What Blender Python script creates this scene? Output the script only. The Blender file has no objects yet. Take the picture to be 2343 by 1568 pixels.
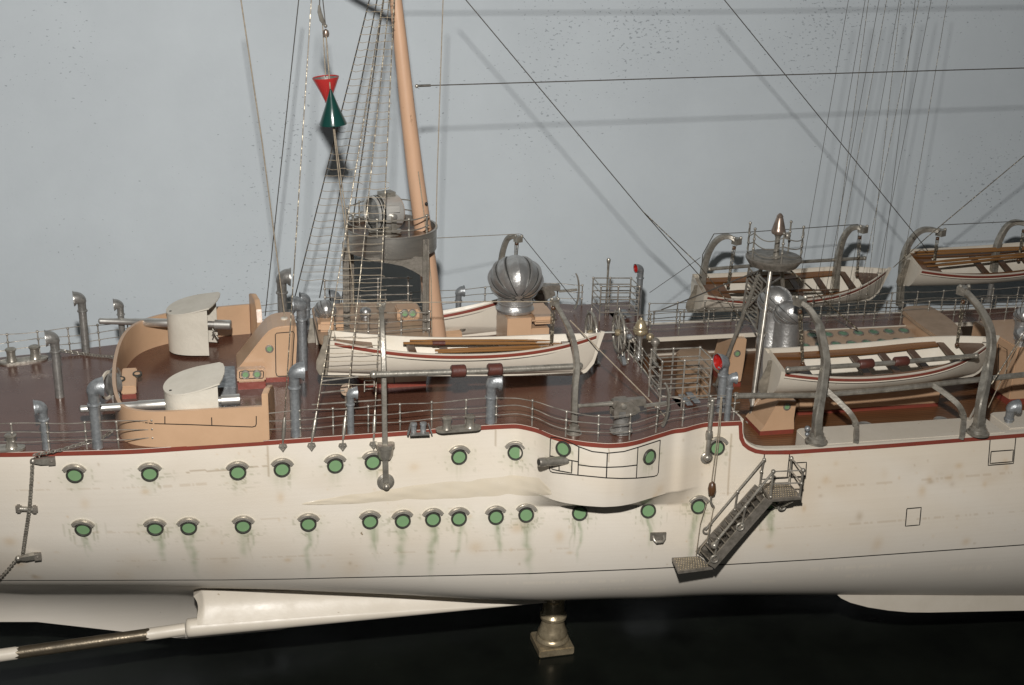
import bpy, bmesh, math, random
import numpy as np
from math import sin, cos, tan, pi, radians, sqrt, atan2
from mathutils import Vector as V, Matrix
from mathutils.bvhtree import BVHTree
random.seed(7)
SC = bpy.context.scene
COL = SC.collection

# ------------------------------------------------------------------ camera
CX, CY, F = 1171.0, 784.0, 3000.0      # photograph measured on a 2342 x 1568 grid
_p, _y, _r = radians(20), radians(13), radians(1.7)
FW = V((sin(_y)*cos(_p), cos(_y)*cos(_p), -sin(_p)))
_r0 = V((cos(_y), -sin(_y), 0)); _u0 = V((sin(_y)*sin(_p), cos(_y)*sin(_p), cos(_p)))
RT = cos(_r)*_r0 + sin(_r)*_u0
UP = -sin(_r)*_r0 + cos(_r)*_u0
def ray(x, y):
    x, y = float(x), float(y)
    return F*FW + (x-CX)*RT - (y-CY)*UP
_d = ray(1171, 975)
POS = -_d/_d.length
def atz(p, z):
    d = ray(*p); return POS + d*((z-POS.z)/d.z)
def aty(p, Y):
    d = ray(*p); return POS + d*((Y-POS.y)/d.y)
def proj(P):
    v = V(P)-POS; k = F/v.dot(FW); return (CX+k*v.dot(RT), CY-k*v.dot(UP))
def lin(a, b, n): return [float(q) for q in np.linspace(a, b, n)]
def arr(a, b, s): return [float(q) for q in np.arange(a, b, s)]
def zat(x, y, py):
    """height above the point (x, y) that is seen on image row py"""
    lo, hi = -.4, .6
    for _ in range(40):
        m = (lo+hi)/2
        if proj((x, y, m))[1] > py: lo = m
        else: hi = m
    return lo
def pm(P): return F/(V(P)-POS).dot(FW)       # image units per metre
# measured on enlarged crops of the photograph
def c1(x, y): return (x/3.2405, 574.6+y/3.2405)
def c2(x, y): return (604.9+x/3.2405, 393.2+y/3.2405)
def c3(x, y): return (604.9+x/2.9797, 695.6+y/2.9797)
def c4(x, y): return (1058.5+x/3.2405, 514.1+y/3.2405)
def c5(x, y): return (1512.1+x/2.9797, 471.8+y/2.9797)
def c6(x, y): return (1844.8+x/2.8179, 471.8+y/2.8179)
def b1(x, y): return (x/2.7521, 998+y/2.7521)
def b2(x, y): return (665.3+x/2.9797, 937.5+y/2.9797)
def b3(x, y): return (1209.7+x/3.4569, 937.5+y/3.4569)
def b4(x, y): return (1754+x/3.2403, 937.5+y/3.2403)
def b5(x, y): return (604.9+x/3.2405, y/3.2405)
def b6(x, y): return (1572.6+x/2.8802, y/2.8802)
def D(x, y): return (x, y)

# ------------------------------------------------------------------ mesh building
def frames(pts, up=None):
    pts = [V(p) for p in pts]; n = len(pts); T = []
    for i in range(n):
        t = pts[min(i+1, n-1)]-pts[max(i-1, 0)]
        T.append(t.normalized() if t.length > 1e-9 else V((0, 0, 1)))
    a = V(up) if up is not None else (V((0, 0, 1)) if abs(T[0].z) < .9 else V((1, 0, 0)))
    out = []
    for t in T:
        b = a - t*a.dot(t)
        if b.length < 1e-6: b = t.orthogonal()
        b.normalize()
        if up is None: a = b
        out.append((t, b, t.cross(b)))
    return pts, out
class MB:
    def __init__(s): s.v = []; s.f = []
    def add(s, vs, fs):
        o = len(s.v); s.v += [V(q) for q in vs]; s.f += [tuple(o+i for i in f) for f in fs]; return s
    def sweep(s, pts, sec, scale=None, up=None, cap=True, closed=False):
        P, fr = frames(pts, up); n = len(P); m = len(sec)
        vs = []
        for i, (p, (t, b, c)) in enumerate(zip(P, fr)):
            k = scale[i] if isinstance(scale, (list, tuple)) else (scale or 1)
            for (u, w) in sec: vs.append(p + b*(u*k) + c*(w*k))
        fs = []
        for i in range(n-1 if not closed else n):
            j = (i+1) % n
            for q in range(m):
                r = (q+1) % m
                fs.append((i*m+q, i*m+r, j*m+r, j*m+q))
        if cap and not closed:
            fs.append(tuple(range(m))); fs.append(tuple((n-1)*m+q for q in range(m)))
        return s.add(vs, fs)
    def tube(s, pts, r, n=8, up=None, cap=True, closed=False):
        sec = [(cos(2*pi*i/n), sin(2*pi*i/n)) for i in range(n)]
        return s.sweep(pts, sec, r, up, cap, closed)
    def bar(s, pts, w, h, up=(0, 0, 1), scale=None):
        """rectangular section: h along up, w across"""
        return s.sweep(pts, [(h/2, w/2), (h/2, -w/2), (-h/2, -w/2), (-h/2, w/2)], scale, up)
    def lathe(s, o, prof, axis=(0, 0, 1), n=20, cap=True):
        o = V(o); a = V(axis).normalized(); b = a.orthogonal().normalized(); c = a.cross(b)
        m = len(prof); vs = []
        for (r, h) in prof:
            for i in range(n):
                t = 2*pi*i/n; vs.append(o + a*h + (b*cos(t)+c*sin(t))*max(r, 1e-5))
        fs = []
        for k in range(m-1):
            for i in range(n):
                j = (i+1) % n; fs.append((k*n+i, k*n+j, (k+1)*n+j, (k+1)*n+i))
        if cap: fs.append(tuple(range(n))); fs.append(tuple((m-1)*n+i for i in range(n)))
        return s.add(vs, fs)
    def ball(s, c, r, n=8):
        return s.lathe(c, [(r*sin(pi*k/6), -r*cos(pi*k/6)) for k in range(7)], n=n, cap=False)
    def prism(s, poly, ext):
        ext = V(ext); n = len(poly); poly = [V(p) for p in poly]
        vs = poly + [p+ext for p in poly]
        fs = [tuple(range(n)), tuple(range(n, 2*n))] + [(i, (i+1) % n, n+(i+1) % n, n+i) for i in range(n)]
        return s.add(vs, fs)
    def box(s, c, d, rz=0, M=None):
        c = V(c); R = M or Matrix.Rotation(rz, 3, 'Z')
        vs = [c + R @ V((sx*d[0]/2, sy*d[1]/2, sz*d[2]/2)) for sz in (-1, 1) for sx, sy in ((-1, -1), (1, -1), (1, 1), (-1, 1))]
        return s.add(vs, [(0, 1, 2, 3), (4, 5, 6, 7)] + [(i, (i+1) % 4, 4+(i+1) % 4, 4+i) for i in range(4)])
    def grid(s, rows, closed=False):
        m = len(rows[0]); vs = [p for r in rows for p in r]; fs = []
        for i in range(len(rows)-1):
            for j in range(m if closed else m-1):
                k = (j+1) % m; fs.append((i*m+j, i*m+k, (i+1)*m+k, (i+1)*m+j))
        return s.add(vs, fs)
    def build(s, name, mat, parent=None, org=None, local=False, sharp=40, smooth=True, bevel=0):
        if org is None: org = ORG[parent.name] if parent else (sum(s.v, V())/len(s.v))
        org = V(org)
        me = bpy.data.meshes.new(name)
        o0 = V() if local else org
        me.from_pydata([tuple(q-o0) for q in s.v], [], s.f)
        bm = bmesh.new(); bm.from_mesh(me)
        bmesh.ops.recalc_face_normals(bm, faces=bm.faces)
        if bevel: bmesh.ops.bevel(bm, geom=[e for e in bm.edges if len(e.link_faces) == 2 and e.calc_face_angle(0) > .6], offset=bevel, segments=2, affect='EDGES', clamp_overlap=True)
        bm.to_mesh(me); bm.free()
        if smooth:
            me.shade_smooth()
            me.set_sharp_from_angle(angle=radians(sharp))
        me.materials.append(mat)
        o = bpy.data.objects.new(name, me); COL.objects.link(o)
        if parent: o.parent = parent
        else: o.location = org
        ORG[o.name] = org
        return o
ORG = {}
def tag(o, label=None, cat=None, group=None, kind=None):
    if label: o['label'] = label
    if cat: o['category'] = cat
    if group: o['group'] = group
    if kind: o['kind'] = kind
    return o
def thing(name, label, cat, loc, group=None):
    o = bpy.data.objects.new(name, None); COL.objects.link(o)
    o.location = loc; o.empty_display_size = .01; ORG[o.name] = V(loc)
    return tag(o, label, cat, group)
def kids(o): return [c for c in COL.objects if c.parent == o]
def copy_tree(o, parent=None):
    c = o.copy(); COL.objects.link(c); c.parent = parent
    ORG[c.name] = ORG[o.name]
    for ch in kids(o): copy_tree(ch, c)
    return c
def smooth_path(pts, k=6):
    P = [V(p) for p in pts]; out = []
    for i in range(len(P)-1):
        p0, p1, p2, p3 = P[max(i-1, 0)], P[i], P[i+1], P[min(i+2, len(P)-1)]
        for j in range(k):
            t = j/k
            out.append(.5*((2*p1)+(p2-p0)*t+(2*p0-5*p1+4*p2-p3)*t*t+(3*p1-p0-3*p2+p3)*t**3))
    return out+[P[-1]]
def sag(a, b, d=0, n=8):
    a, b = V(a), V(b)
    return [a.lerp(b, i/n) - V((0, 0, d*4*(i/n)*(1-i/n))) for i in range(n+1)]

# ------------------------------------------------------------------ materials
def mat(name, col, rough=.5, metal=0., col2=None, vs=120., thr=(.35, .65), bump=0., bs=600., coat=0., spec=.5, rvar=.1, speck=None, stretch=(1, 1, 1), fleck=.0):
    m = bpy.data.materials.new(name); m.use_nodes = True
    N = m.node_tree.nodes; L = m.node_tree.links; B = N['Principled BSDF']
    tc = N.new('ShaderNodeTexCoord'); mp = N.new('ShaderNodeMapping'); mp.inputs['Scale'].default_value = stretch
    L.new(tc.outputs['Object'], mp.inputs[0])
    nz = N.new('ShaderNodeTexNoise'); nz.inputs['Scale'].default_value = vs; nz.inputs['Detail'].default_value = 7; nz.inputs['Roughness'].default_value = .65
    L.new(mp.outputs[0], nz.inputs['Vector'])
    rp = N.new('ShaderNodeValToRGB'); L.new(nz.outputs['Fac'], rp.inputs[0])
    c2_ = col2 or tuple(c*.8 for c in col)
    rp.color_ramp.elements[0].position = thr[0]; rp.color_ramp.elements[0].color = (*c2_, 1)
    rp.color_ramp.elements[1].position = thr[1]; rp.color_ramp.elements[1].color = (*col, 1)
    out = rp.outputs[0]
    if speck:      # (colour, scale, threshold): small marks
        n2 = N.new('ShaderNodeTexNoise'); n2.inputs['Scale'].default_value = speck[1]; n2.inputs['Detail'].default_value = 3
        L.new(mp.outputs[0], n2.inputs['Vector'])
        r2 = N.new('ShaderNodeValToRGB'); r2.color_ramp.elements[0].position = speck[2]; r2.color_ramp.elements[1].position = speck[2]+.04
        r2.color_ramp.elements[0].color = (0, 0, 0, 1); r2.color_ramp.elements[1].color = (1, 1, 1, 1)
        L.new(n2.outputs['Fac'], r2.inputs[0])
        mx = N.new('ShaderNodeMixRGB'); L.new(r2.outputs[0], mx.inputs[0]); L.new(out, mx.inputs[1]); mx.inputs[2].default_value = (*speck[0], 1)
        out = mx.outputs[0]
    L.new(out, B.inputs['Base Color'])
    B.inputs['Metallic'].default_value = metal
    mr = N.new('ShaderNodeMapRange'); L.new(nz.outputs['Fac'], mr.inputs[0])
    mr.inputs[1].default_value = .3; mr.inputs[2].default_value = .7
    mr.inputs[3].default_value = min(1, rough+rvar); mr.inputs[4].default_value = max(.03, rough-rvar)
    L.new(mr.outputs[0], B.inputs['Roughness'])
    B.inputs['Specular IOR Level'].default_value = spec
    if coat: B.inputs['Coat Weight'].default_value = coat; B.inputs['Coat Roughness'].default_value = .12
    if bump:
        n3 = N.new('ShaderNodeTexNoise'); n3.inputs['Scale'].default_value = bs; n3.inputs['Detail'].default_value = 4
        L.new(mp.outputs[0], n3.inputs['Vector'])
        bp = N.new('ShaderNodeBump'); bp.inputs['Strength'].default_value = bump; bp.inputs['Distance'].default_value = .001
        L.new(n3.outputs['Fac'], bp.inputs['Height']); L.new(bp.outputs[0], B.inputs['Normal'])
    return m
MT = {}
MT['galv'] = mat('galvanised metal', (.37, .385, .39), .40, .55, (.215, .225, .232), 240, (.38, .64), .3, 700, spec=.7)
MT['galvd'] = mat('dull galvanised metal', (.37, .355, .33), .36, .55, (.185, .18, .165), 200, (.33, .66), .25, 600, spec=.8)
MT['steel'] = mat('polished steel', (.74, .72, .67), .40, .85, (.52, .50, .46), 120, (.3, .65), .05, 400, rvar=.08, spec=.8)
MT['nickel'] = mat('tarnished nickel', (.44, .41, .35), .36, .58, (.20, .18, .15), 150, (.33, .68), .2, 500, spec=.8)
MT['rail'] = mat('rail wire metal', (.50, .46, .40), .3, .5, (.20, .18, .15), 130, (.35, .62), spec=.8)
MT['darkwire'] = mat('dark rigging line', (.10, .09, .075), .55, .3, (.05, .045, .04), 300)
MT['litwire'] = mat('twisted wire with painted glints', (.56, .49, .36), .4, .3, (.085, .07, .05), 520, (.53, .60))  # bright flecks put the glints of lit strands into the colour
MT['tanwire'] = mat('tan cord', (.36, .30, .22), .7, 0, (.22, .18, .13), 500)
MT['brass'] = mat('aged brass', (.56, .46, .30), .32, .6, (.24, .19, .12), 150, (.3, .65), .2, 400, spec=.8)
MT['copper'] = mat('copper', (.32, .245, .195), .33, .6, (.16, .12, .095), 140, spec=.8)
MT['tan'] = mat('buff paint', (.53, .345, .215), .36, 0, (.47, .30, .18), 45, (.3, .7), .06, 500, coat=.25)
MT['tand'] = mat('weathered buff paint', (.40, .275, .18), .45, 0, (.30, .21, .14), 60, (.3, .7), .1, 500)
MT['shield'] = mat('crackled cream paint', (.62, .575, .49), .42, 0, (.53, .49, .41), 60, (.3, .7), .25, 420, speck=((.40, .37, .30), 300, .72))
MT['red'] = mat('red stripe paint', (.235, .05, .032), .4, 0, (.175, .042, .029), 130, (.3, .7), .1, 500)
MT['white'] = mat('cream white paint', (.64, .58, .49), .42, 0, (.56, .50, .41), 40, (.25, .75), .08, 500, speck=((.36, .29, .2), 260, .73))
MT['boatin'] = mat('boat inside white paint', (.74, .69, .60), .35, 0, (.64, .57, .46), 60, (.25, .75), .05)
MT['deck'] = mat('brown deck paint', (.114, .047, .030), .26, 0, (.088, .037, .024), 22, (.3, .7), .05, 350, coat=.2, rvar=.06, speck=((.17, .115, .09), 330, .715))
MT['wood'] = mat('varnished wood', (.21, .088, .026), .28, 0, (.105, .042, .014), 60, (.3, .7), .1, 400, coat=.4, stretch=(.12, 1, 1))
MT['darkwood'] = mat('dark varnished wood', (.105, .05, .022), .35, 0, (.06, .028, .013), 60, (.3, .7), .1, 400, coat=.2, stretch=(.15, 1, 1))
MT['rubber'] = mat('red brown fender leather', (.095, .028, .019), .5, 0, (.065, .02, .014), 200, bump=.2)
MT['green'] = mat('green porthole glass', (.185, .315, .155), .4, 0, (.165, .28, .14), 90)
MT['pgreen'] = mat('dim green glass', (.11, .21, .12), .12, 0, (.07, .15, .085), 120)
MT['ink'] = mat('black ink line', (.012, .011, .010), .5, 0)
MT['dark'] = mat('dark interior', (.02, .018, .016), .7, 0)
MT['redin'] = mat('red cowl lining', (.36, .014, .010), .22, 0, (.30, .012, .009), 90, coat=.5)
MT['redcone'] = mat('red lacquer', (.40, .03, .028), .3, 0, (.34, .026, .024), 60, coat=.5)
MT['greencone'] = mat('dark green lacquer', (.008, .048, .040), .2, 0, (.007, .040, .033), 60, coat=.6)
MT['mast'] = mat('mast buff paint', (.55, .345, .22), .45, 0, (.43, .27, .175), 50, (.25, .75), .15, 350, speck=((.25, .15, .09), 260, .70), stretch=(1, 1, .35))
MT['grate'] = mat('grey brown metal', (.27, .24, .205), .42, .4, (.14, .125, .10), 210, bump=.25, spec=.7)
MT['cowl'] = mat('spun grey cowl metal', (.56, .55, .53), .36, .8, (.40, .39, .375), 160, (.3, .68), .3, 520, spec=.8)
MT['drum'] = mat('brushed drum metal', (.80, .78, .73), .40, .62, (.56, .54, .50), 26, (.3, .7), .1, 500, stretch=(1, 1, 9), spec=.8)
MT['drumwall'] = mat('dark brushed drum metal', (.56, .53, .48), .36, .85, (.34, .32, .285), 26, (.3, .7), .1, 500, stretch=(1, 1, 9), spec=.8)
MT['seam'] = mat('dark seam metal', (.06, .06, .055), .5, .5)
MT['oar'] = mat('golden varnished oar wood', (.26, .125, .042), .25, 0, (.17, .08, .027), 90, (.3, .7), .05, 400, coat=.5, stretch=(.1, 1, 1))
MT['brow'] = mat('bright brow metal', (.55, .51, .44), .36, .6, (.34, .31, .26), 260, spec=.8)
MT['rudder'] = mat('weathered rudder wood', (.27, .235, .185), .6, 0, (.15, .13, .10), 150, bump=.3)
MT['ring'] = mat('dark porthole metal', (.085, .082, .07), .4, .4, (.045, .045, .038), 300, bump=.2)
MT['putty'] = mat('varnished putty patch', (.61, .53, .405), .2, 0, (.63, .56, .45), 40, (.3, .7), .14, 230, coat=.5)
MT['shaftm'] = mat('bronze shaft with flaking white paint', (.135, .108, .072), .4, .6, (.08, .065, .045), 60, bump=.2)

# wood deck: narrow planks drawn by a wave
def plank_mat():
    m = mat('planked wood deck', (.20, .088, .036), .32, 0, (.13, .056, .024), 40, (.3, .7), .08, 400, coat=.25, stretch=(.1, 1, 1))
    N = m.node_tree.nodes; L = m.node_tree.links; B = N['Principled BSDF']
    src = B.inputs['Base Color'].links[0].from_socket
    tc = N.new('ShaderNodeTexCoord'); w = N.new('ShaderNodeTexWave'); w.bands_direction = 'Y'; w.inputs['Scale'].default_value = 85; w.inputs['Distortion'].default_value = .3
    L.new(tc.outputs['Object'], w.inputs['Vector'])
    r = N.new('ShaderNodeValToRGB'); r.color_ramp.elements[0].position = .0; r.color_ramp.elements[1].position = .25
    r.color_ramp.elements[0].color = (.35, .35, .35, 1); r.color_ramp.elements[1].color = (1, 1, 1, 1)
    L.new(w.outputs['Fac'], r.inputs[0])
    mx = N.new('ShaderNodeMixRGB'); mx.blend_type = 'MULTIPLY'; mx.inputs[0].default_value = .8
    L.new(src, mx.inputs[1]); L.new(r.outputs[0], mx.inputs[2]); L.new(mx.outputs[0], B.inputs['Base Color'])
    return m
MT['plank'] = plank_mat()
def hull_mat():
    m = mat('weathered cream hull paint', (.725, .672, .592), .42, 0, (.67, .612, .53), 9, (.3, .7), .10, 900, speck=((.30, .24, .17), 150, .765), stretch=(1, 1, 1), rvar=.06)
    N = m.node_tree.nodes; L = m.node_tree.links; B = N['Principled BSDF']
    src = B.inputs['Base Color'].links[0].from_socket
    at = N.new('ShaderNodeAttribute'); at.attribute_name = 'stain'
    mx = N.new('ShaderNodeMixRGB'); mx.blend_type = 'MULTIPLY'; mx.inputs[0].default_value = 1
    L.new(src, mx.inputs[1]); L.new(at.outputs['Color'], mx.inputs[2])
    # fine horizontal wood grain showing through the paint
    tc = N.new('ShaderNodeTexCoord'); mp = N.new('ShaderNodeMapping'); mp.inputs['Scale'].default_value = (4, 60, 700)
    nz = N.new('ShaderNodeTexNoise'); nz.inputs['Scale'].default_value = 1; nz.inputs['Detail'].default_value = 3
    L.new(tc.outputs['Object'], mp.inputs[0]); L.new(mp.outputs[0], nz.inputs['Vector'])
    rp = N.new('ShaderNodeValToRGB'); rp.color_ramp.elements[0].color = (.86, .85, .83, 1); rp.color_ramp.elements[1].color = (1.0, 1.0, 1.0, 1)
    rp.color_ramp.elements[0].position = .3; rp.color_ramp.elements[1].position = .6
    L.new(nz.outputs['Fac'], rp.inputs[0])
    m2 = N.new('ShaderNodeMixRGB'); m2.blend_type = 'MULTIPLY'; m2.inputs[0].default_value = .16
    L.new(mx.outputs[0], m2.inputs[1]); L.new(rp.outputs[0], m2.inputs[2]); L.new(m2.outputs[0], B.inputs['Base Color'])
    return m
MT['hull'] = hull_mat()
MT['wall'] = mat('pale blue grey wall paint', (.60, .65, .68), .75, 0, (.54, .585, .615), 7, (.3, .7), .12, 260, speck=((.44, .47, .48), 130, .757), spec=.2)
def wall_extra():
    m = MT['wall']; N = m.node_tree.nodes; L = m.node_tree.links; B = N['Principled BSDF']
    src = B.inputs['Base Color'].links[0].from_socket
    tc = N.new('ShaderNodeTexCoord'); mp = N.new('ShaderNodeMapping'); mp.inputs['Scale'].default_value = (230, 1, 420)
    mp.inputs['Rotation'].default_value = (0, .3, 0)
    a = N.new('ShaderNodeTexNoise'); a.inputs['Scale'].default_value = 1; a.inputs['Detail'].default_value = 2
    L.new(tc.outputs['Object'], mp.inputs[0]); L.new(mp.outputs[0], a.inputs['Vector'])
    b = N.new('ShaderNodeTexNoise'); b.inputs['Scale'].default_value = 5; L.new(tc.outputs['Object'], b.inputs['Vector'])
    ad = N.new('ShaderNodeMath'); ad.operation = 'MULTIPLY_ADD'; L.new(b.outputs['Fac'], ad.inputs[0]); ad.inputs[1].default_value = .55
    L.new(a.outputs['Fac'], ad.inputs[2])
    r = N.new('ShaderNodeValToRGB'); r.color_ramp.elements[0].position = .985; r.color_ramp.elements[1].position = 1.12
    r.color_ramp.elements[0].color = (1, 1, 1, 1); r.color_ramp.elements[1].color = (.62, .63, .64, 1)
    L.new(ad.outputs[0], r.inputs[0])
    mx = N.new('ShaderNodeMixRGB'); mx.blend_type = 'MULTIPLY'; mx.inputs[0].default_value = 1
    L.new(src, mx.inputs[1]); L.new(r.outputs[0], mx.inputs[2]); L.new(mx.outputs[0], B.inputs['Base Color'])
wall_extra()
MT['base'] = mat('black lacquered board', (.005, .0055, .005), .2, 0, (.011, .013, .010), 12, (.3, .7), .04, 90, speck=((.04, .045, .035), 300, .76), spec=.17)
# ------------------------------------------------------------------ hull
YC = .135
def spl(xs, ys, w=.02):
    xs = np.array(xs); ys = np.array(ys)
    g = np.arange(xs[0], xs[-1], .001); v = np.interp(g, xs, ys)
    k = int(w/.001); ker = np.hanning(2*k+1); ker /= ker.sum()
    v = np.convolve(np.pad(v, k, mode='edge'), ker, 'valid')
    return lambda x: np.interp(x, g, v)
f_yd = spl([-.62, -.45, -.37, -.28, -.17, -.10, -.01, .03, .10, .16, .20, .30, .45, .75],
           [.075, .028, .010, .001, .002, .003, .005, .002, -.010, -.017, -.018, -.018, -.014, .0], .03)
f_yw = spl([-.62, -.388, -.177, 0, .133, .306, .442, .75], [.115, .056, .024, 0, -.015, -.022, -.025, -.025], .05)
_edge = [atz(p, 0) for p in (b2(1000, 175), b2(1390, 155), D(1189, 984.5), D(1236, 986), D(1259, 994), D(1296, 1004), D(1340, 1011), D(1389, 1015), D(1427, 1013), D(1458, 1007), D(1487, 998), D(1513, 990), D(1542, 981), D(1586, 978), D(1640, 976))]
_ex = np.array([p.x for p in _edge]); _ey = np.array([p.y for p in _edge])
_xx = np.arange(-.03, .17, .001); _bb = np.maximum(0, f_yd(_xx)-np.interp(_xx, _ex, _ey))
_bb *= np.clip((_xx-.005)/.02, 0, 1)*np.clip((.150-_xx)/.02, 0, 1)
_k = np.hanning(15); _k /= _k.sum(); _bb = np.convolve(_bb, _k, 'same')
def f_bump(x): return np.interp(x, _xx, _bb, left=0, right=0)
_st = [aty(p, -.018) for p in (D(1698.6, 976), D(1700.5, 1000), D(1706, 1012), D(1716, 1020), D(1730, 1026), D(1748, 1028.5), D(1805, 1028), D(2342, 992))]
XS = _st[0].x
_sx = np.array([-.7]+[p.x for p in _st]+[.75]); _sd = np.array([0, 0]+[-p.z for p in _st[1:]]+[-_st[-1].z])
def f_top(x): return np.interp(x, _sx, _sd)
TK = .42*.056/2
def f_y(x, d):
    t = np.clip(d/.128, 0, 2)
    y = f_yd(x)+(f_yw(x)-TK-f_yd(x))*t**1.5 + .42*np.maximum(0, d-.072)**2/(2*.056)
    k = np.clip((.068-d)/.016, 0, 1); k = np.where(d < .053, 1-.12*(d/.053)**3, k*.88)
    return y-f_bump(x)*k
def hy(x, d): return float(f_y(np.array(x), np.array(d)))
_kp = [aty(p, .132) for p in (D(0, 1423), D(84, 1423), D(182, 1434), D(287, 1446), D(420, 1462))]
_kx = np.array([p.x for p in _kp]); _kd = np.array([-p.z for p in _kp])
hx = np.unique(np.concatenate([np.arange(-.62, .75, .0013), np.linspace(XS-.003, XS+.02, 60), np.arange(.0, .16, .0008)]))
n = len(hx); rows = []
for u in np.linspace(0, 1, 105):
    d = f_top(hx)+u*(.128-f_top(hx)); rows.append((f_y(hx, d), d))
sl = (f_yw(hx)-TK-f_yd(hx))*1.5/.128+.42; ph = np.arctan(sl); R = .066+.125*np.clip(hx, 0, .5)
wst = np.clip((-.02-hx)/.16, 0, 1); wst = wst*wst*(3-2*wst); AM = 1.36+(.93-1.36)*wst
for k in np.linspace(.04, 1, 28):
    a = ph+(AM-ph)*k
    rows.append((f_yw(hx)+R*(np.cos(ph)-np.cos(a)), .128+R*(np.sin(a)-np.sin(ph))))
yB, dB = rows[-1]
wst = np.clip((-.02-hx)/.16, 0, 1); wst = wst*wst*(3-2*wst)
dk = np.interp(hx, _kx, _kd); dk = dB+.005+(dk-dB-.005)*wst
p1y = np.maximum(yB+.002, .112+.016*wst); p1d = np.minimum(dB+.006+(p1y-yB)*np.cos(AM)/np.sin(AM)*wst, .5*dB+.5*dk+.02*(1-wst))
for t in np.linspace(.06, 1, 22):
    rows.append(((1-t)**2*yB+2*t*(1-t)*p1y+t*t*.132, (1-t)**2*dB+2*t*(1-t)*p1d+t*t*dk))
# far side, simple
far_px = [D(-60, 826), D(0, 818), D(120, 806), D(271, 788), D(420, 765), D(640, 742), D(860, 722), D(1040, 708), c4(600, 580), c4(700, 585), c4(850, 595), c4(950, 590), c4(1220, 570), c4(1330, 575)]
fe = [atz(p, 0) for p in far_px]
_fx = np.array([-.62]+[p.x for p in fe]+[.2, .75]); _fy = np.array([.19]+[p.y for p in fe]+[.265, .262])
def f_far(x): return np.interp(x, _fx, _fy)
FT = .018
ft = np.where(hx < XS, 0, FT)
rows.append((np.full(n, .138), dk)); rows.append((f_far(hx)-.01, np.full(n, .19))); rows.append((f_far(hx)+.004, np.full(n, .12)))
rows.append((f_far(hx), ft))
YY = np.array([r[0] for r in rows]); DD = np.array([r[1] for r in rows]); XXg = np.broadcast_to(hx, YY.shape)
m_ = len(rows)
co = np.stack([XXg, YY, -DD], -1).reshape(-1, 3)
ii = np.arange(m_-1)[:, None]*n+np.arange(n-1)[None, :]
quads = np.stack([ii, ii+n, ii+n+1, ii+1], -1).reshape(-1, 4)
me = bpy.data.meshes.new('hull')
me.vertices.add(len(co)); me.vertices.foreach_set('co', co.astype(np.float32).ravel())
me.loops.add(quads.size); me.loops.foreach_set('vertex_index', quads.astype(np.int32).ravel())
me.polygons.add(len(quads)); me.polygons.foreach_set('loop_start', np.arange(0, quads.size, 4, dtype=np.int32))
me.update(calc_edges=True); me.validate()
me.shade_smooth(); me.set_sharp_from_angle(angle=radians(50))
me.materials.append(MT['hull'])
nr = 105+28+22
cB = np.stack([XXg[:nr, ::2], YY[:nr, ::2], -DD[:nr, ::2]], -1); nb = cB.shape[1]
i2 = np.arange(nr-1)[:, None]*nb+np.arange(nb-1)[None, :]
BV = BVHTree.FromPolygons([tuple(c) for c in cB.reshape(-1, 3).tolist()], [tuple(q) for q in np.stack([i2, i2+nb, i2+nb+1, i2+1], -1).reshape(-1, 4).tolist()])
def hit(p):
    d = ray(*p).normalized(); loc, nrm, _, _ = BV.ray_cast(POS, d)
    if loc is None: return None, None
    if nrm.dot(d) > 0: nrm = -nrm
    return loc, nrm

ship = thing('model_ship', 'long cream hulled model warship with red edge stripe, brown deck and rows of green portholes', 'model ship', (0, YC, -.19))
hull = bpy.data.objects.new('hull', me); COL.objects.link(hull); hull.parent = ship; hull.location = -V((0, YC, -.19)); ORG['hull'] = V((0, 0, 0))

def dense(px, step=6):
    out = []
    for a, b in zip(px[:-1], px[1:]):
        k = max(1, int(sqrt((a[0]-b[0])**2+(a[1]-b[1])**2)/step))
        out += [(a[0]+(b[0]-a[0])*i/k, a[1]+(b[1]-a[1])*i/k) for i in range(k)]
    return out+[px[-1]]
def hull_ribbon(mb, px, w, off=.00035, step=6):
    P = []; N = []
    for p in dense(px, step):
        l, nn = hit(p)
        if l is not None: P.append(l); N.append(nn)
    r1, r2 = [], []
    for i in range(len(P)):
        t = (P[min(i+1, len(P)-1)]-P[max(i-1, 0)])
        if t.length < 1e-7: continue
        s = t.normalized().cross(N[i]).normalized()
        r1.append(P[i]+N[i]*off+s*w/2); r2.append(P[i]+N[i]*off-s*w/2)
    mb.grid([r1, r2])
# red stripe under the deck edge
TP_ = [(x, 0.) for x in arr(-.6, XS-.004, .002)]+[(XS-.0002, 0.)]+[(float(a), float(b)) for a, b in zip(_sx[2:], _sd[2:])]
TP_ = TP_[:-1]+[(TP_[-2][0]+(TP_[-1][0]-TP_[-2][0])*k/12, TP_[-2][1]+(TP_[-1][1]-TP_[-2][1])*k/12) for k in range(1, 13)]
_t = [TP_[0]]
for a, b in zip(TP_[:-1], TP_[1:]):
    k_ = max(1, int(abs(b[0]-a[0])/.003)); _t += [(a[0]+(b[0]-a[0])*i/k_, a[1]+(b[1]-a[1])*i/k_) for i in range(1, k_+1)]
TP_ = _t
def off_path(o):
    out = []
    for i in range(len(TP_)):
        a, b, c = TP_[max(i-1, 0)], TP_[i], TP_[min(i+1, len(TP_)-1)]
        n1 = V((-(b[1]-a[1]), b[0]-a[0])); n2 = V((-(c[1]-b[1]), c[0]-b[0]))
        if n1.length < 1e-9: n1 = n2
        if n2.length < 1e-9: n2 = n1
        n1.normalize(); n2.normalize(); nn = (n1+n2).normalized(); k = o/max(.5, nn.dot(n1))
        out.append((b[0]+nn.x*k, b[1]+nn.y*k))
    return out
mb = MB(); mb.grid([[V((x, hy(x, d)-.0004, -d)) for x, d in off_path(o)] for o in (.0002, .0014, .0026, .0037)]); mb.build('edge_stripe', MT['red'], ship)
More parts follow.
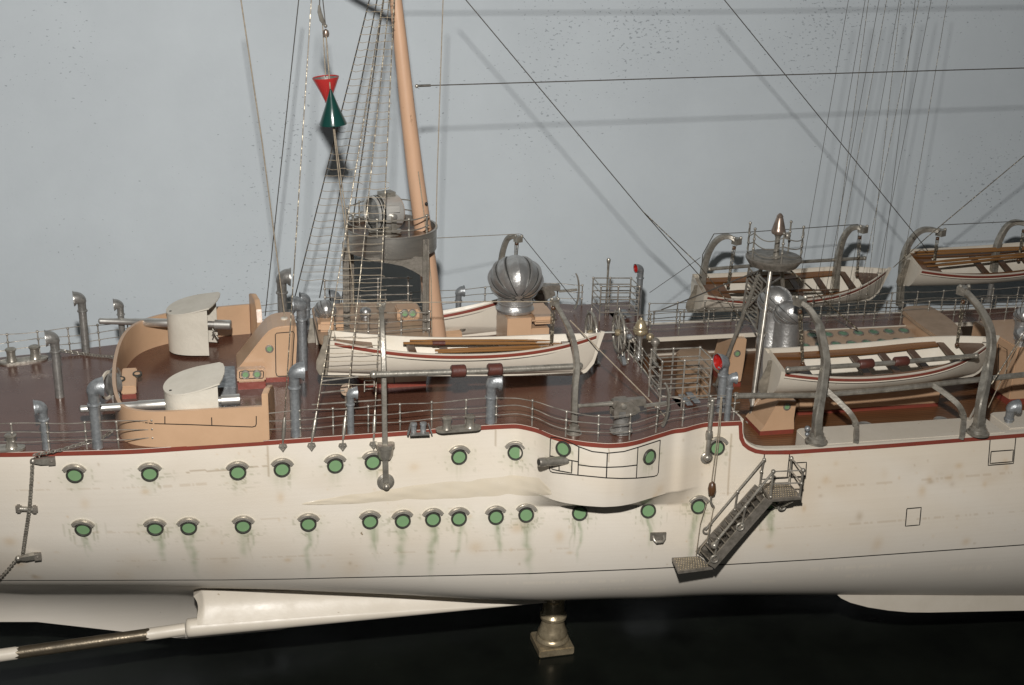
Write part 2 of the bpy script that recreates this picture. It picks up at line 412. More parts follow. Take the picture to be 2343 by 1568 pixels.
# black ink lines
def ink(name, paths, w=.0009):
    mb = MB()
    for px in paths: hull_ribbon(mb, px, w)
    return mb.build(name, MT['ink'], ship)
ink('waterline', [[D(-40, 1327), D(145, 1327), D(509, 1326), D(665, 1324), D(786, 1321), D(1034, 1316), D(1210, 1311.8), D(1452, 1302), D(1542, 1297.6), D(1754, 1286), D(1875, 1279), D(2342, 1246), D(2400, 1242)]], .0010)
ink('painted_panel_lines', [
    [b3(250, 226), b3(178, 216), b3(172, 240), b3(165, 470), b3(172, 487), b3(190, 496), b3(390, 517), b3(610, 538), b3(730, 543), b3(850, 540), b3(985, 527), b3(1010, 518), b3(1021, 495), b3(1036, 240)],
    [b3(250, 226), b3(320, 255), b3(395, 292), b3(500, 330), b3(620, 343), b3(750, 330), b3(860, 297), b3(950, 268), b3(1036, 240)],
    [b3(396, 290), b3(388, 517)], [b3(620, 343), b3(612, 538)], [b3(860, 298), b3(847, 540)],
    [b3(394, 435), b3(500, 449), b3(615, 455), b3(740, 450), b3(851, 437)],
    [b3(170, 365), b3(280, 390), b3(390, 411)], [b3(188, 395), b3(184, 470), b3(240, 483), b3(338, 500), b3(342, 402)], [b3(240, 440), b3(240, 483)]])
ink('painted_gangway_outline', [[b3(1850, 312), b3(1862, 345), b3(1840, 550), b3(2040, 540), b3(2060, 345), b3(2052, 310)], [b3(2082, 421), b3(2193, 415), b3(2187, 527), b3(2075, 530), b3(2082, 421)]])
ink('painted_port_outline', [[b4(1655, 192), b4(1638, 412), b4(1825, 398), b4(1845, 182)], [b4(1660, 310), b4(1652, 398), b4(1818, 385), b4(1825, 298), b4(1660, 310)]])
ink('painted_scuttle_outline', [[b4(1036, 733), b4(1142, 724), b4(1130, 853), b4(1025, 862), b4(1036, 733)]])

# portholes
ports = [(b1(471, 245), 1), (b1(943, 236), 1), (b1(1497, 228), 1), (b1(1775, 209), 1), (b1(2110, 185), 1), (b2(558, 357), 1), (b2(1146, 322), 1), (b2(1530, 292), 1),
         (b2(1857, 266), 0), (b3(950, 372), 0), (b3(1487, 302), 1),
         (b1(524, 585), 2), (b1(977, 580), 2), (b1(1188, 575), 2), (b1(1530, 566), 2), (b1(1941, 553), 2), (b2(540, 762), 2), (b2(762, 758), 2), (b2(968, 747), 2), (b2(1145, 742), 2), (b2(1397, 732), 2), (b2(1603, 717), 2),
         (b2(1968, 705), 3), (b3(943, 798), 3), (b3(1340, 765), 2), (b3(1905, 740), 3)]
protos = {}
spots = []
for p, kind in ports:
    l, nn = hit(p)
    if l is None: continue
    spots.append((l.copy(), kind))
    brow = kind in (1, 2)
    if brow not in protos:
        mb = MB(); mb.lathe((0, 0, 0), [(.0047, -.001), (.0047, .0010), (.0051, .0016), (.0058, .0017), (.0062, .0011), (.0064, -.001)], n=28, cap=False)
        ring = mb.build('porthole', MT['ring'], ship, local=True, org=(0, 0, 0))
        mb = MB(); mb.lathe((0, 0, 0), [(.00001, .0006), (.0048, .0005)], n=24, cap=False)
        g = mb.build('glass', MT['green'], ring, local=True, org=(0, 0, 0))
        if brow:
            mb = MB()
            for (rr, hw, hh) in ((.0079, .0017, .0022), (.0092, .0010, .0013)):
                arc = [V((rr*cos(a), rr*sin(a), hh/2)) for a in lin(radians(29), radians(151), 20)]
                mb.sweep(arc, [(hh/2, hw/2), (hh/2, -hw/2), (-hh/2, -hw/2), (-hh/2, hw/2)], up=(0, 0, 1))
            mb.build('rain_brow', MT['brow'], ring, local=True, org=(0, 0, 0))
        protos[brow] = ring; o = ring
    else: o = copy_tree(protos[brow], ship)
    z = nn; x = V((1, 0, 0)); x = (x-z*x.dot(z)).normalized(); y = z.cross(x)
    Mx = Matrix((x, y, z)).transposed().to_4x4(); Mx.translation = l-V((0, YC, -.19)); o.matrix_basis = Mx @ Matrix.Rotation(random.uniform(-.08, .08), 4, 'Z')

# stains: drips of verdigris, craze marks, rust spots, worn seams (own shapes on the paint)
rng = np.random.default_rng(3)
X = co[:, 0]; Zc = co[:, 2]; Yv = co[:, 1]
S = np.ones((len(co), 3)); near = np.zeros(len(co), bool); near[:nr*n] = True
def dab(mask, col, a):
    a = np.clip(a, 0, 1)[:, None]; S[mask] *= (1-a)+a*np.array(col)
def vnoise(x, k, seed):
    g = np.random.default_rng(seed).random(4096); q = x*k; i = np.floor(q).astype(int); f = q-i; f = f*f*(3-2*f)
    return g[i % 4096]*(1-f)+g[(i+1) % 4096]*f
for si, (l, kind) in enumerate(spots):
    m = near & (np.abs(X-l.x) < .03) & (Zc < l.z+.02) & (Zc > l.z-.085)
    dx = X[m]-l.x; dz = Zc[m]-l.z; r = np.sqrt(dx*dx+dz*dz)
    th = np.arctan2(dz, dx)
    halo = np.clip((.0155-r)/.010, 0, 1)*(.2+.8*vnoise(th+10, 9, si))
    dab(m, (.72, .78, .68), halo*.5)
    # fine square craze below and beside the ring
    gx = vnoise(X[m]+5, 1400, 11+si); gz = vnoise(Zc[m]+5, 1100, 51+si)
    cr = ((gx > .80) | (gz > .82))*np.clip((.015-np.abs(r-.006))/.012, 0, 1)*(vnoise(X[m]*1.3+Zc[m]+3, 420, 91+si) > .42)*(vnoise(X[m]-Zc[m]*1.6+3, 380, 191+si) > .45)*(dz < .005)
    dab(m, (.60, .63, .55), cr*.75)
    if kind >= 2:
        for q in range(3 if kind == 2 else 4):
            L_ = rng.uniform(.016, .060)*(1 if q == 0 else .6); wd = rng.uniform(.0012, .0042) if q == 0 else rng.uniform(.0006, .0016); ox = rng.uniform(-.002, .002) if q == 0 else rng.uniform(-.008, .008)
            t = np.clip(-(dz+.005)/L_, 0, 1.2)
            path = ox+(vnoise(dz+7+q, 120, si*7+q)-.5)*.0035+.006*t*rng.uniform(-.2, .8)
            a = np.exp(-((dx-path)/(wd*(1-.35*t)))**2)*np.clip((1-t)*2.2, 0, 1)*(dz < -.004)
            a *= .55+.6*vnoise(dz+3, 300, si*5+q)
            dab(m, (.62, .70, .60) if q % 2 == 0 else (.70, .73, .66), a*(.85 if q == 0 else .6))
    else:
        a = np.exp(-((dx+.001)/.004)**2)*np.clip((.022+dz)/.014, 0, 1)*(dz < -.004)*vnoise(X[m]+9, 700, si)
        dab(m, (.72, .76, .68), a*.7)
# rust / yellow spots
for q in range(300):
    x0 = rng.uniform(-.42, .5); z0 = rng.uniform(-.125, -.006)
    if q < 30: x0 = rng.uniform(.24, .46); z0 = -.062+rng.normal(0, .006)
    sx = (rng.uniform(.0007, .004) if q < 110 else rng.uniform(.0004, .0010)) if q % 3 or q > 120 else rng.uniform(.004, .018); sz = sx*rng.uniform(.5, 1.6)
    m = near & (np.abs(X-x0) < 3*sx) & (np.abs(Zc-z0) < 3*sz)
    a = np.exp(-((X[m]-x0)/sx)**2-((Zc[m]-z0)/sz)**2)
    dab(m, (.80, .64, .44) if q % 4 else (.55, .47, .36), a*rng.uniform(.12, .55)*(.35 if sx > .006 else 1))
# blotchy yellow tint, stronger upwards and to the right
m = near & (Zc > -.128)
bl = vnoise(X[m]+4, 14, 5)*vnoise(Zc[m]+4, 30, 6)+.5*vnoise(X[m]*.7+Zc[m]*1.4+9, 40, 8)
dab(m, (.93, .84, .70), np.clip(bl*1.1-.10, 0, 1)*np.clip((X[m]+.55)*1.3, .3, 1.2)*np.clip((Zc[m]+.15)*12, .12, 1)*.62)
# vertical joints in the planking, cracked edges near them
for jx, z0, z1 in [(hit(b1(1682, 150))[0].x, -.004, -.030), (hit(b2(1395, 190))[0].x, -.004, -.018), (hit(b3(1582, 480))[0].x, -.010, -.062), (hit(b3(630, 320))[0].x, -.004, -.016)]:
    m = near & (np.abs(X-jx-.0006*vnoise(Zc*1.0+3, 260, 9)) < .00055) & (Zc < z0) & (Zc > z1)
    dab(m, (.58, .52, .44), np.full(m.sum(), .7))
jz = hit(b1(1500, 205))[0]
m = near & (np.abs(Zc-jz.z-.0012*(vnoise(X+5, 90, 4)-.5)) < .0006) & (X > hit(b1(1150, 205))[0].x) & (X < hit(b1(1680, 195))[0].x)
dab(m, (.55, .48, .40), (vnoise(X[m]+5, 180, 14) > .3)*.7)
# worn seams
for k, (dz0, x0, x1) in enumerate(((.032, -.40, -.20), (.066, -.19, -.03), (.072, -.32, -.26), (.103, -.30, .05), (.094, .19, .44), (.060, .16, .5), (.139, .0, .5), (.150, -.1, .5), (.146, -.4, -.1))):
    m = near & (X > x0) & (X < x1) & (np.abs(-Zc-dz0-.004*(X-x0)) < .0007)
    a = (vnoise(X[m]+5, 200, 70+k) > .42)*(vnoise(X[m]+5, 900, 170+k) > .3)
    dab(m, (.62, .52, .40) if dz0 < .128 else (1.12, 1.1, 1.06), a*(.3 if dz0 < .128 else .6))
att = me.attributes.new('stain', 'FLOAT_COLOR', 'POINT')
att.data.foreach_set('color', np.concatenate([S, np.ones((len(S), 1))], 1).astype(np.float32).ravel())

# varnished putty patch
top_ = [b2(55, 640), b2(400, 572), b2(900, 500), b2(1300, 455), b2(1500, 435), b2(1690, 455), b2(1795, 570)]
bot_ = [b2(60, 655), b2(400, 650), b2(900, 622), b2(1300, 610), b2(1500, 602), b2(1690, 596), b2(1797, 582)]
T_ = dense(top_, 5); rowsP = []
bx = [p[0] for p in bot_]; by = [p[1] for p in bot_]
for j in range(13):
    v = j/12; rr = []
    for i, p in enumerate(T_):
        yb = float(np.interp(p[0], bx, by)); q = (p[0], p[1]+(yb-p[1])*v + 1.3*sin(i*.47)*(v in (0, 1)))
        l, nn = hit(q); e = min(1, i/4, (len(T_)-1-i)/4)
        rr.append(l+nn*(.0007*sin(pi*v)**.8*e*(.8+.2*sin(i*.13+j*.5)+.12*sin(i*.41-j*.9))-.0002))
    rowsP.append(rr)
mb = MB(); mb.grid(rowsP); mb.build('putty_patch', MT['putty'], ship, sharp=80)

# decks
DK = [(-.60, hy(-.60, 0))]+[(x, hy(x, 0)+.0002) for x in arr(-.59, XS-.0005, .004)]+[(XS, -.0175)]
brk = [(XS, .028), (.150, .030), (.1325, .040), (.1335, .07), (.136, .1), (.136, .176)]
far_end = [(.70, .176), (.70, .210), (.172, .210), (.178, .235), (XS, .240), (XS, f_far(XS))]
farl = [(x, float(f_far(x))) for x in arr(XS-.004, -.60, -.008)]
poly = DK+brk+far_end+farl
mb = MB(); mb.prism([V((x, y, 0)) for x, y in poly], (0, 0, -.0028)); mb.build('upper_deck', MT['deck'], ship, smooth=False)
mb = MB()
edgep = [V((x, y, -.0036)) for x, y in [(XS, -.015)]+brk+[(.70, .176)]]
off = [V((x, y, -.0036)) for x, y in [(XS+.0015, -.015), (XS+.0015, .0295), (.151, .0315), (.134, .041), (.135, .07), (.1375, .0985), (.1375, .1745), (.70, .1745)]]
for a, b, c, d in zip(edgep[:-1], edgep[1:], off[:-1], off[1:]):
    mb.prism([a, b, d, c], (0, 0, .0038))
mb.build('deck_edge_trim', MT['white'], ship, smooth=False)
mb = MB(); mb.prism([V((x, y, -.05)) for x, y in ((.128, -.012), (.72, -.012), (.72, .262), (.128, .262))], (0, 0, -.002)); mb.build('lower_deck', MT['plank'], ship, smooth=False)
mb = MB(); mb.box((.129, .125, -.0275), (.002, .27, .044)); mb.build('bulkhead', MT['tand'], ship, smooth=False)
# near bulwark inside and cap
xs = lin(XS-.0006, XS+.02, 24)+arr(XS+.03, .73, .02)
mb = MB(); mb.bar([V((x, hy(x, f_top(x))+.0018, -float(f_top(x))+.0006)) for x in xs], .0046, .0016, up=(0, -.05, 1)); mb.build('bulwark_rail', MT['white'], ship)
mb = MB(); mb.grid([[V((x, hy(x, .03)+.0035, z if z < -.04 else -float(f_top(x)))) for x in xs] for z in (0, -.05)]); mb.build('bulwark_lining', MT['white'], ship)
# far bulwark
mb = MB(); mb.prism([V((XS, .258, -FT)), V((.72, .256, -FT)), V((.72, .2615, -FT)), V((XS, .2635, -FT))], (0, 0, -.032)); mb.build('bulwark_lining', MT['white'], ship, smooth=False)
# white hammock lockers behind the near bulwark
def locker(x0, x1, d=.034):
    yb = max(hy(x0, .04), hy(x1, .04), hy((x0+x1)/2, .04))+.0012; z = -float(f_top((x0+x1)/2))
    pl = []
    for (cx, cy, a0) in ((x0+.006, yb+d-.006, 90), ):
        pl += [V((cx+.006*cos(radians(a)), cy+.006*sin(radians(a)), 0)) for a in range(90, 181, 15)]
    pl = [V((x1, yb, 0)), V((x1, yb+d, 0))]+pl+[V((x0, yb, 0))]
    z1 = -float(f_top(x1)); z0 = -float(f_top(x0))
    pl = [V((p.x, p.y, z0+(z1-z0)*(p.x-x0)/(x1-x0)+.0018)) for p in pl]
    mb = MB(); mb.prism(pl, (0, 0, -.02)); return mb.build('hammock_locker', MT['white'], ship, smooth=False, bevel=.0008)
locker(aty(b4(262, 240), 0).x, aty(c6(1165, 1410), .015).x-.004); locker(aty(c6(1262, 1440), .0).x, .62)

# bilge fin at the right
mb = MB(); yf = .020
fp = [aty(p, yf) for p in (D(1890, 1325), D(1905, 1352), D(1923.7, 1369), D(1945, 1379), D(1985, 1389.6), D(2032, 1397), D(2078, 1401), D(2124, 1401.5), D(2342, 1397), D(2500, 1390), D(2500, 1310))]
mb.prism(fp, (0, .0025, -.0006)); mb.build('bilge_keel', MT['white'], ship, smooth=False)

# shaft bossing and propeller shaft at the left
ax = []
for px in [424, 426, 430, 438, 450]+lin(470, 1250, 36):
    q = (px-424)/826; r = 20.5*(1-q**1.35)+1.2; ax.append(((px, 1459-(px-424)*.0972-r), r))
def YS(px): return .062-.012*(px/1250)
rowsB = []
for i, (p, r) in enumerate(ax):
    c = aty(p, YS(p[0])); rowsB.append((c, r/pm(c)*((.45, .8, 1)[i] if i < 3 else 1), 0))
mb = MB(); rws = []
for (c, k, tp) in rowsB:
    ring = []
    for a in lin(0, 360, 25)[:-1]:
        t = radians(a); q = V((0, -sin(t), -cos(t)))*k
        ring.append(c+q)
    rws.append(ring)
mb.grid(rws, closed=True); mb.add(rws[0], [tuple(range(24))])
fin0 = [b1(1262, 985), b1(1262, 1130), b1(1235, 1150), b1(1190, 1165)]
# web between the bossing and the hull
webU = []; webD = []
for px in lin(458, 476, 8)+lin(480, 1245, 34):
    cy = float(np.interp(px, [a[0][0] for a in ax], [a[0][1] for a in ax])); r = float(np.interp(px, [a[0][0] for a in ax], [a[1] for a in ax]))
    e_ = max(0, 1-(px-458)/9)
    webU.append((px, aty((px-2-7*e_**2, 1352+12*e_**2), YS(px)+.006+.006*e_))); webD.append((px, aty((px, cy-r*.2), YS(px)-r/2900*.80)))
rws = []
for t in lin(0, 1, 8):
    rws.append([u.lerp(d, t)+V((-.0022*(1-sin(pi*min(1, t*1.25)))*max(0, 1-i/7), .0040*sin(pi*t)*(1-i/43), 0)) for i, ((_, u), (_, d)) in enumerate(zip(webU, webD))])
back = [[q+V((0, .012*(1-i/44), .0)) for i, q in enumerate(r)] for r in reversed(rws)]
mb.grid(rws+back+[rws[0]])
mb.add([r[0] for r in rws]+[r[0] for r in back], [tuple(range(16))])
mb.build('shaft_bossing', MT['white'], ship, sharp=60)
sa = aty(b1(1165, 1215), YS(424)); sb = aty(D(-60, 1508), .050)
mb = MB(); mb.tube([sa.lerp(sb, i/30) for i in range(31)], 14.5/2950, n=18); sh_ = mb.build('propeller_shaft', MT['shaftm'], ship)
for (t0, t1) in ((.0, .185), (.80, 1.0)):
    mb = MB(); nn_ = 20; rws = []
    ja = [random.uniform(-.012, .012) for _ in range(22)]
    for i in range(9):
        ring = []
        for k in range(22):
            lo = t0+(ja[k] if t0 > .1 else 0); hi = t1+(ja[k]*1.3 if t1 < .9 else 0)
            c = sa.lerp(sb, lo+(hi-lo)*i/8); t = 2*pi*k/22
            u = (sb-sa).normalized(); a_ = u.orthogonal().normalized(); b_ = u.cross(a_)
            ring.append(c+(a_*cos(t)+b_*sin(t))*(14.9/2950))
        rws.append(ring)
    mb.grid(rws, closed=True); mb.build('white_paint', MT['white'], sh_)
# far shaft, only its tip shows
mb = MB(); a = aty(b1(1115, 1293), .2); mb.tube([a, aty(b1(1180, 1284), .2), aty(b1(1500, 1240), .2)], .0022, n=10); mb.build('propeller_shaft', MT['white'], ship)
# ------------------------------------------------------------------ gun breastwork (part of the ship)
def wall_path(path, z0, z1, th, name, m, parent):
    P = [V((x, y, 0)) for x, y in path]; L_, R_ = [], []
    for i in range(len(P)):
        t = (P[min(i+1, len(P)-1)]-P[max(i-1, 0)]).normalized(); s = V((-t.y, t.x, 0))
        L_.append(P[i]+s*th/2); R_.append(P[i]-s*th/2)
    zz = lambda q, z: [p+V((0, 0, z[i] if isinstance(z, list) else z)) for i, p in enumerate(q)]
    a, b, c, d = zz(L_, z0), zz(L_, z1), zz(R_, z1), zz(R_, z0)
    mb = MB(); mb.grid([a, b, c, d, a]); mb.add([a[0], b[0], c[0], d[0]], [(0, 1, 2, 3)]); mb.add([a[-1], b[-1], c[-1], d[-1]], [(0, 1, 2, 3)])
    return mb.build(name, m, parent)
bw = thing('gun_breastwork', 'buff horseshoe breastwork wall around the two big shielded guns at the deck edge', 'breastwork', (-.245, .11, .0005))
path = [(-.186, .0022), (-.21, .0022), (-.235, .0022), (-.255, .0028), (-.268, .0055), (-.278, .011), (-.285, .020), (-.289, .035), (-.2925, .06), (-.2945, .09), (-.295, .12), (-.294, .15), (-.291, .175), (-.285, .195), (-.275, .210), (-.258, .2225), (-.235, .230), (-.21, .235), (-.188, .238)]
path = [tuple(p)[:2] for p in smooth_path([(x, y, 0) for x, y in path], 4)]
wall_path(path, -.0005, .0275, .0026, 'curved_wall', MT['tan'], bw)
def end_plate(y0, y1, x0):
    pts = [(0, 0), (0, .037), (.25, .0385), (.6, .036), (.85, .029), (1, .018), (1, 0)]
    mb = MB(); pl = [V((x0+.006*sin(u*pi*.5), y0+(y1-y0)*u, z)) for u, z in pts]
    mb.prism(pl, (.0045, 0, 0)); return mb.build('end_plate', MT['tan'], bw, smooth=False, bevel=.0006)
end_plate(.0010, .034, -.1862); end_plate(.2395, .214, -.188)
def face_line(name, pts, parent, off, w=.0007, m=None):
    """flat painted line along 3D points, raised along off"""
    o = V(off); r1, r2 = [], []
    P = [V(p)+o*.0004 for p in pts]
    for i in range(len(P)):
        t = (P[min(i+1, len(P)-1)]-P[max(i-1, 0)]).normalized(); s = t.cross(o).normalized()*w/2
        r1.append(P[i]+s); r2.append(P[i]-s)
    mb = MB(); mb.grid([r1, r2]); return mb
lp = []
mbl = MB()
def bwline(pts):
    q = []
    for px in dense(pts, 3):
        # near outer face of the breastwork: march along the plan curve
        best = None
        for (x, y) in path[:50]:
            pr = proj((x, y-.0014, .0))
            if best is None or abs(pr[0]-px[0]) < best[0]: best = (abs(pr[0]-px[0]), y)
        q.append(aty(px, best[1]-.0014))
    m_ = face_line('', q, bw, (0, -1, 0)); mbl.add(m_.v, m_.f)
bwline([c1(890, 1215), c1(935, 1242), c1(1020, 1265), c1(1140, 1278), c1(1400, 1285), c1(1600, 1293), c1(1870, 1303), c1(1893, 1297), c1(1899, 1280), c1(1899, 1222)])
bwline([c1(935, 1182), c1(937, 1240)]); bwline([c1(1222, 1224), c1(1222, 1277)]); bwline([c1(1568, 1232), c1(1570, 1290)])
mbl.build('painted_lines', MT['ink'], bw, smooth=False)

def deck_ports(parent, Pts, r=.0035, nrm=(0, -1, 0), gl='green', rg='nickel'):
    for c in Pts:
        mb = MB(); mb.lathe(c, [(r*.62, 0), (r*.66, .0008), (r, .0006), (r*1.05, -.001)], nrm, 18, cap=False)
        o = mb.build('porthole', MT[rg], parent)
        mb = MB(); mb.lathe(c, [(.00001, .0004), (r*.67, .0003)], nrm, 16, cap=False); mb.build('glass', MT[gl], o)
def inset_y(px, Y, d=.0): return aty(px, Y-d)

# skylight box inside the breastwork
sk = thing('skylight_box', 'small buff skylight with two round ports on a slanted top inside the breastwork', 'skylight', atz(c1(960, 1100), 0))
b0 = atz(c1(903, 1096), .0005); b1_ = atz(c1(1014, 1088), .0005)
x0, x1, y0 = b0.x, b1_.x, b0.y; h0 = .0105; h1 = .0165; dp = .026
mb = MB(); mb.prism([V((x0, y0, .0038)), V((x0, y0, h0)), V((x0, y0+dp, h1)), V((x0, y0+dp, .0038))], (x1-x0, 0, 0)); mb.build('casing', MT['tan'], sk, smooth=False, bevel=.0008)
mb = MB(); mb.box(((x0+x1)/2, y0+dp/2, .0019), (x1-x0-.0006, dp-.0006, .0038)); mb.build('plinth', MT['red'], sk, smooth=False)
sn = V((0, -(h1-h0), dp)).normalized()
deck_ports(sk, [V(((x0+x1)/2+s*.0062, y0+dp*.5+s*.003, (h1+h0)/2+.0003+s*.0007)) for s in (-1, 1)], .0036, sn, 'tan', 'ring')
# ------------------------------------------------------------------ companion hoods: side profile on plane Y, extruded away
def companion(name, label, cat, prof, Y, depth, base_z, body=MT['tan'], ports=(), door=None, slope_mat=None, bev=.0008):
    P = [aty(p, Y) for p in prof]
    zmin = base_z+.004
    xs_ = [p.x for p in P]
    t = thing(name, label, cat, ((min(xs_)+max(xs_))/2, Y+depth/2, base_z))
    pr = [V((p.x, Y, max(p.z, zmin))) for p in P]
    mb = MB(); mb.prism(pr, (0, depth, 0)); mb.build('body', body, t, smooth=False, bevel=bev)
    lo = [p for p in pr if p.z < zmin+.003]
    xa, xb = min(p.x for p in lo), max(p.x for p in lo)
    mb = MB(); mb.box(((xa+xb)/2, Y+depth/2, base_z+.002), (xb-xa-.0005, depth-.0005, .004)); mb.build('plinth', MT['red'], t, smooth=False)
    deck_ports(t, [inset_y(p, Y, .0002) for p in ports], .0033)
    if door:
        q = [aty(p, Y) for p in door]; m_ = face_line('', q, t, (0, -1, 0)); m_.build('door_outline', MT['ink'], t, smooth=False)
    return t
hatch = companion('companion_hood', 'buff companion hood with rounded top, sloped end and outlined door behind the shielded guns', 'companion',
    [c1(1757, 1000), c1(1757, 880), c1(1800, 830), c1(1850, 765), c1(1900, 700), c1(1950, 638), c1(1985, 600), c1(2020, 577), c1(2060, 564), c1(2130, 556), D(678, 746), D(679.5, 780), D(676, 872), D(672, 876)], .116, .036, 0,
    ports=(c1(1997, 726), c2(36, 1313)), door=[c1(2045, 905), c1(2040, 620), c1(2050, 608), c1(2150, 600), D(670, 758), D(673, 764), D(667, 857), D(662, 860), D(636, 861), c1(2050, 920), c1(2045, 900)])
c = atz(c1(2105, 560), .045); c = aty(c1(2108, 548), .134); mb = MB(); mb.lathe(c+V((0, 0, -.004)), [(.0030, 0), (.0030, .010), (.0022, .0105), (.0001, .0105)], n=14, cap=False); mb.build('cord_socket', MT['shield'], hatch)
# ports box at its foot
sb_ = thing('skylight_box', 'low buff box with two green round ports at the foot of the companion hood', 'skylight', atz(c1(1865, 1025), 0))
q0 = atz(c1(1762, 1027), .0005); q1 = atz(c1(1972, 1012), .0005); zt = zat(q0.x, q0.y, c1(0, 885)[1])
mb = MB(); mb.box(((q0.x+q1.x)/2, q0.y+.0045, (zt+.006)/2), (q1.x-q0.x, .009, zt-.006)); mb.build('casing', MT['tan'], sb_, smooth=False, bevel=.0012)
mb = MB(); mb.box(((q0.x+q1.x)/2, q0.y+.0045, .003), (q1.x-q0.x-.0006, .0084, .006)); mb.build('plinth', MT['red'], sb_, smooth=False)
deck_ports(sb_, [inset_y(c1(x, y), q0.y, .0002) for x, y in ((1819, 916), (1905, 914))], .0035)
face_line('', [aty(c1(x, y), q0.y) for x, y in ((1783, 890), (1945, 888), (1953, 895), (1951, 935), (1945, 942), (1783, 946), (1776, 938), (1776, 897), (1783, 890))], sb_, (0, -1, 0)).build('port_outline', MT['ink'], sb_, smooth=False)

# ------------------------------------------------------------------ shielded guns
def make_gun():
    t = thing('shielded_gun', 'x', 'gun', (0, 0, 0))
    def plan(w=.0182, f=-.0195, bk=.0185, n=22):
        pts = []
        for i in range(n+1):
            a = -pi/2+pi*i/n; y = w*sin(a); x = f+(.0245)*(1-abs(cos(a))**.72)
            pts.append((x, y))
        return [(bk, -w*.93)]+pts+[(bk, w*.93)]
    pl = plan(); zt = lambda x, y=0: .0362+.22*(x+.02)+.12*(y)
    mb = MB()
    o = [[V((x, y, .0022)) for x, y in pl], [V((x, y, zt(x, y)))for x, y in pl]]
    i_ = [[V((x*.93+.0008, y*.93, zt(x, y)-.0008)) for x, y in pl], [V((x*.93+.0008, y*.93, .0022)) for x, y in pl]]
    mb.grid(o+i_+[o[0]]); mb.build('shield', MT['shield'], t, local=True, sharp=50)
    rf = [(x*1.02, y*1.02) for x, y in pl[1:-1]]
    rf = [(x, y) for x, y in rf]+[(.0210, .0162), (.0236, .0125), (.0245, .006), (.0240, -.002), (.0222, -.010), (.0200, -.0160)]
    mb = MB(); mb.add([V((x, y, zt(x, y)+.0002)) for x, y in rf]+[V((x, y, zt(x, y)+.0014)) for x, y in rf], [tuple(range(len(rf))), tuple(range(len(rf), 2*len(rf)))]+[(i, (i+1) % len(rf), len(rf)+(i+1) % len(rf), len(rf)+i) for i in range(len(rf))])
    mb.build('shield_roof', MT['shield'], t, local=True, sharp=50)
    mb = MB(); mb.lathe((-.0145, -.0075, zt(-.0145, -.0075)+.0014), [(.0011, -.0004), (.0011, .0002)], n=10); mb.build('sight_hole', MT['dark'], t, local=True)
    az = .0245
    mb = MB(); mb.lathe((0, 0, az), [(.0017, .0785), (.0026, .078), (.0028, .077), (.0026, .0762), (.0029, .055), (.0034, .0385), (.0037, .0380), (.0037, .0200), (.0039, .010)], (-1, 0, 0), 20); mb.build('barrel', MT['steel'], t, local=True)
    mb = MB(); mb.lathe((-.0784, 0, az), [(.0016, .0), (.0016, .0003)], (-1, 0, 0), 12); mb.build('muzzle', MT['dark'], t, local=True)
    mb = MB(); mb.lathe((0, 0, az), [(.0028, .010), (.0028, .0205), (.0041, .0208), (.0042, .034), (.0036, .0345), (.0022, .0346)], (1, 0, 0), 20); mb.build('breech', MT['steel'], t, local=True)
    mb = MB(); mb.tube([(.019, -.003, az-.003), (.022, -.005, az-.008), (.0245, -.0065, az-.011)], .0007, 6); mb.tube([(.0225, -.002, az-.0105), (.024, -.009, az-.006)], .0007, 6); mb.tube([(.021, -.005, az-.004), (.019, -.005, az-.009)], .0006, 6)
    mb.build('training_handle', MT['nickel'], t, local=True)
    mb = MB(); mb.lathe((0, 0, 0), [(.0125, 0), (.0125, .0012), (.0105, .002), (.009, .004), (.008, .014), (.0075, .021)], n=24); mb.build('pedestal', MT['tand'], t, local=True)
    return t
g1 = make_gun()
p = atz(c1(1425, 1128), .0245); g1.location = (p.x, max(p.y, .0225), .0005); g1.rotation_euler.z = radians(1)
tag(g1, 'nearer of the two big guns, its crackled cream shield rising behind the near breastwork wall', group='big shielded guns')
g2 = copy_tree(g1); p = atz(c1(1425, 787), 0); g2.location = (p.x, p.y+.015, .0005); g2.rotation_euler.z = radians(-13)
g2['label'] = 'farther of the two big guns, whole cream shield visible on the brown deck'

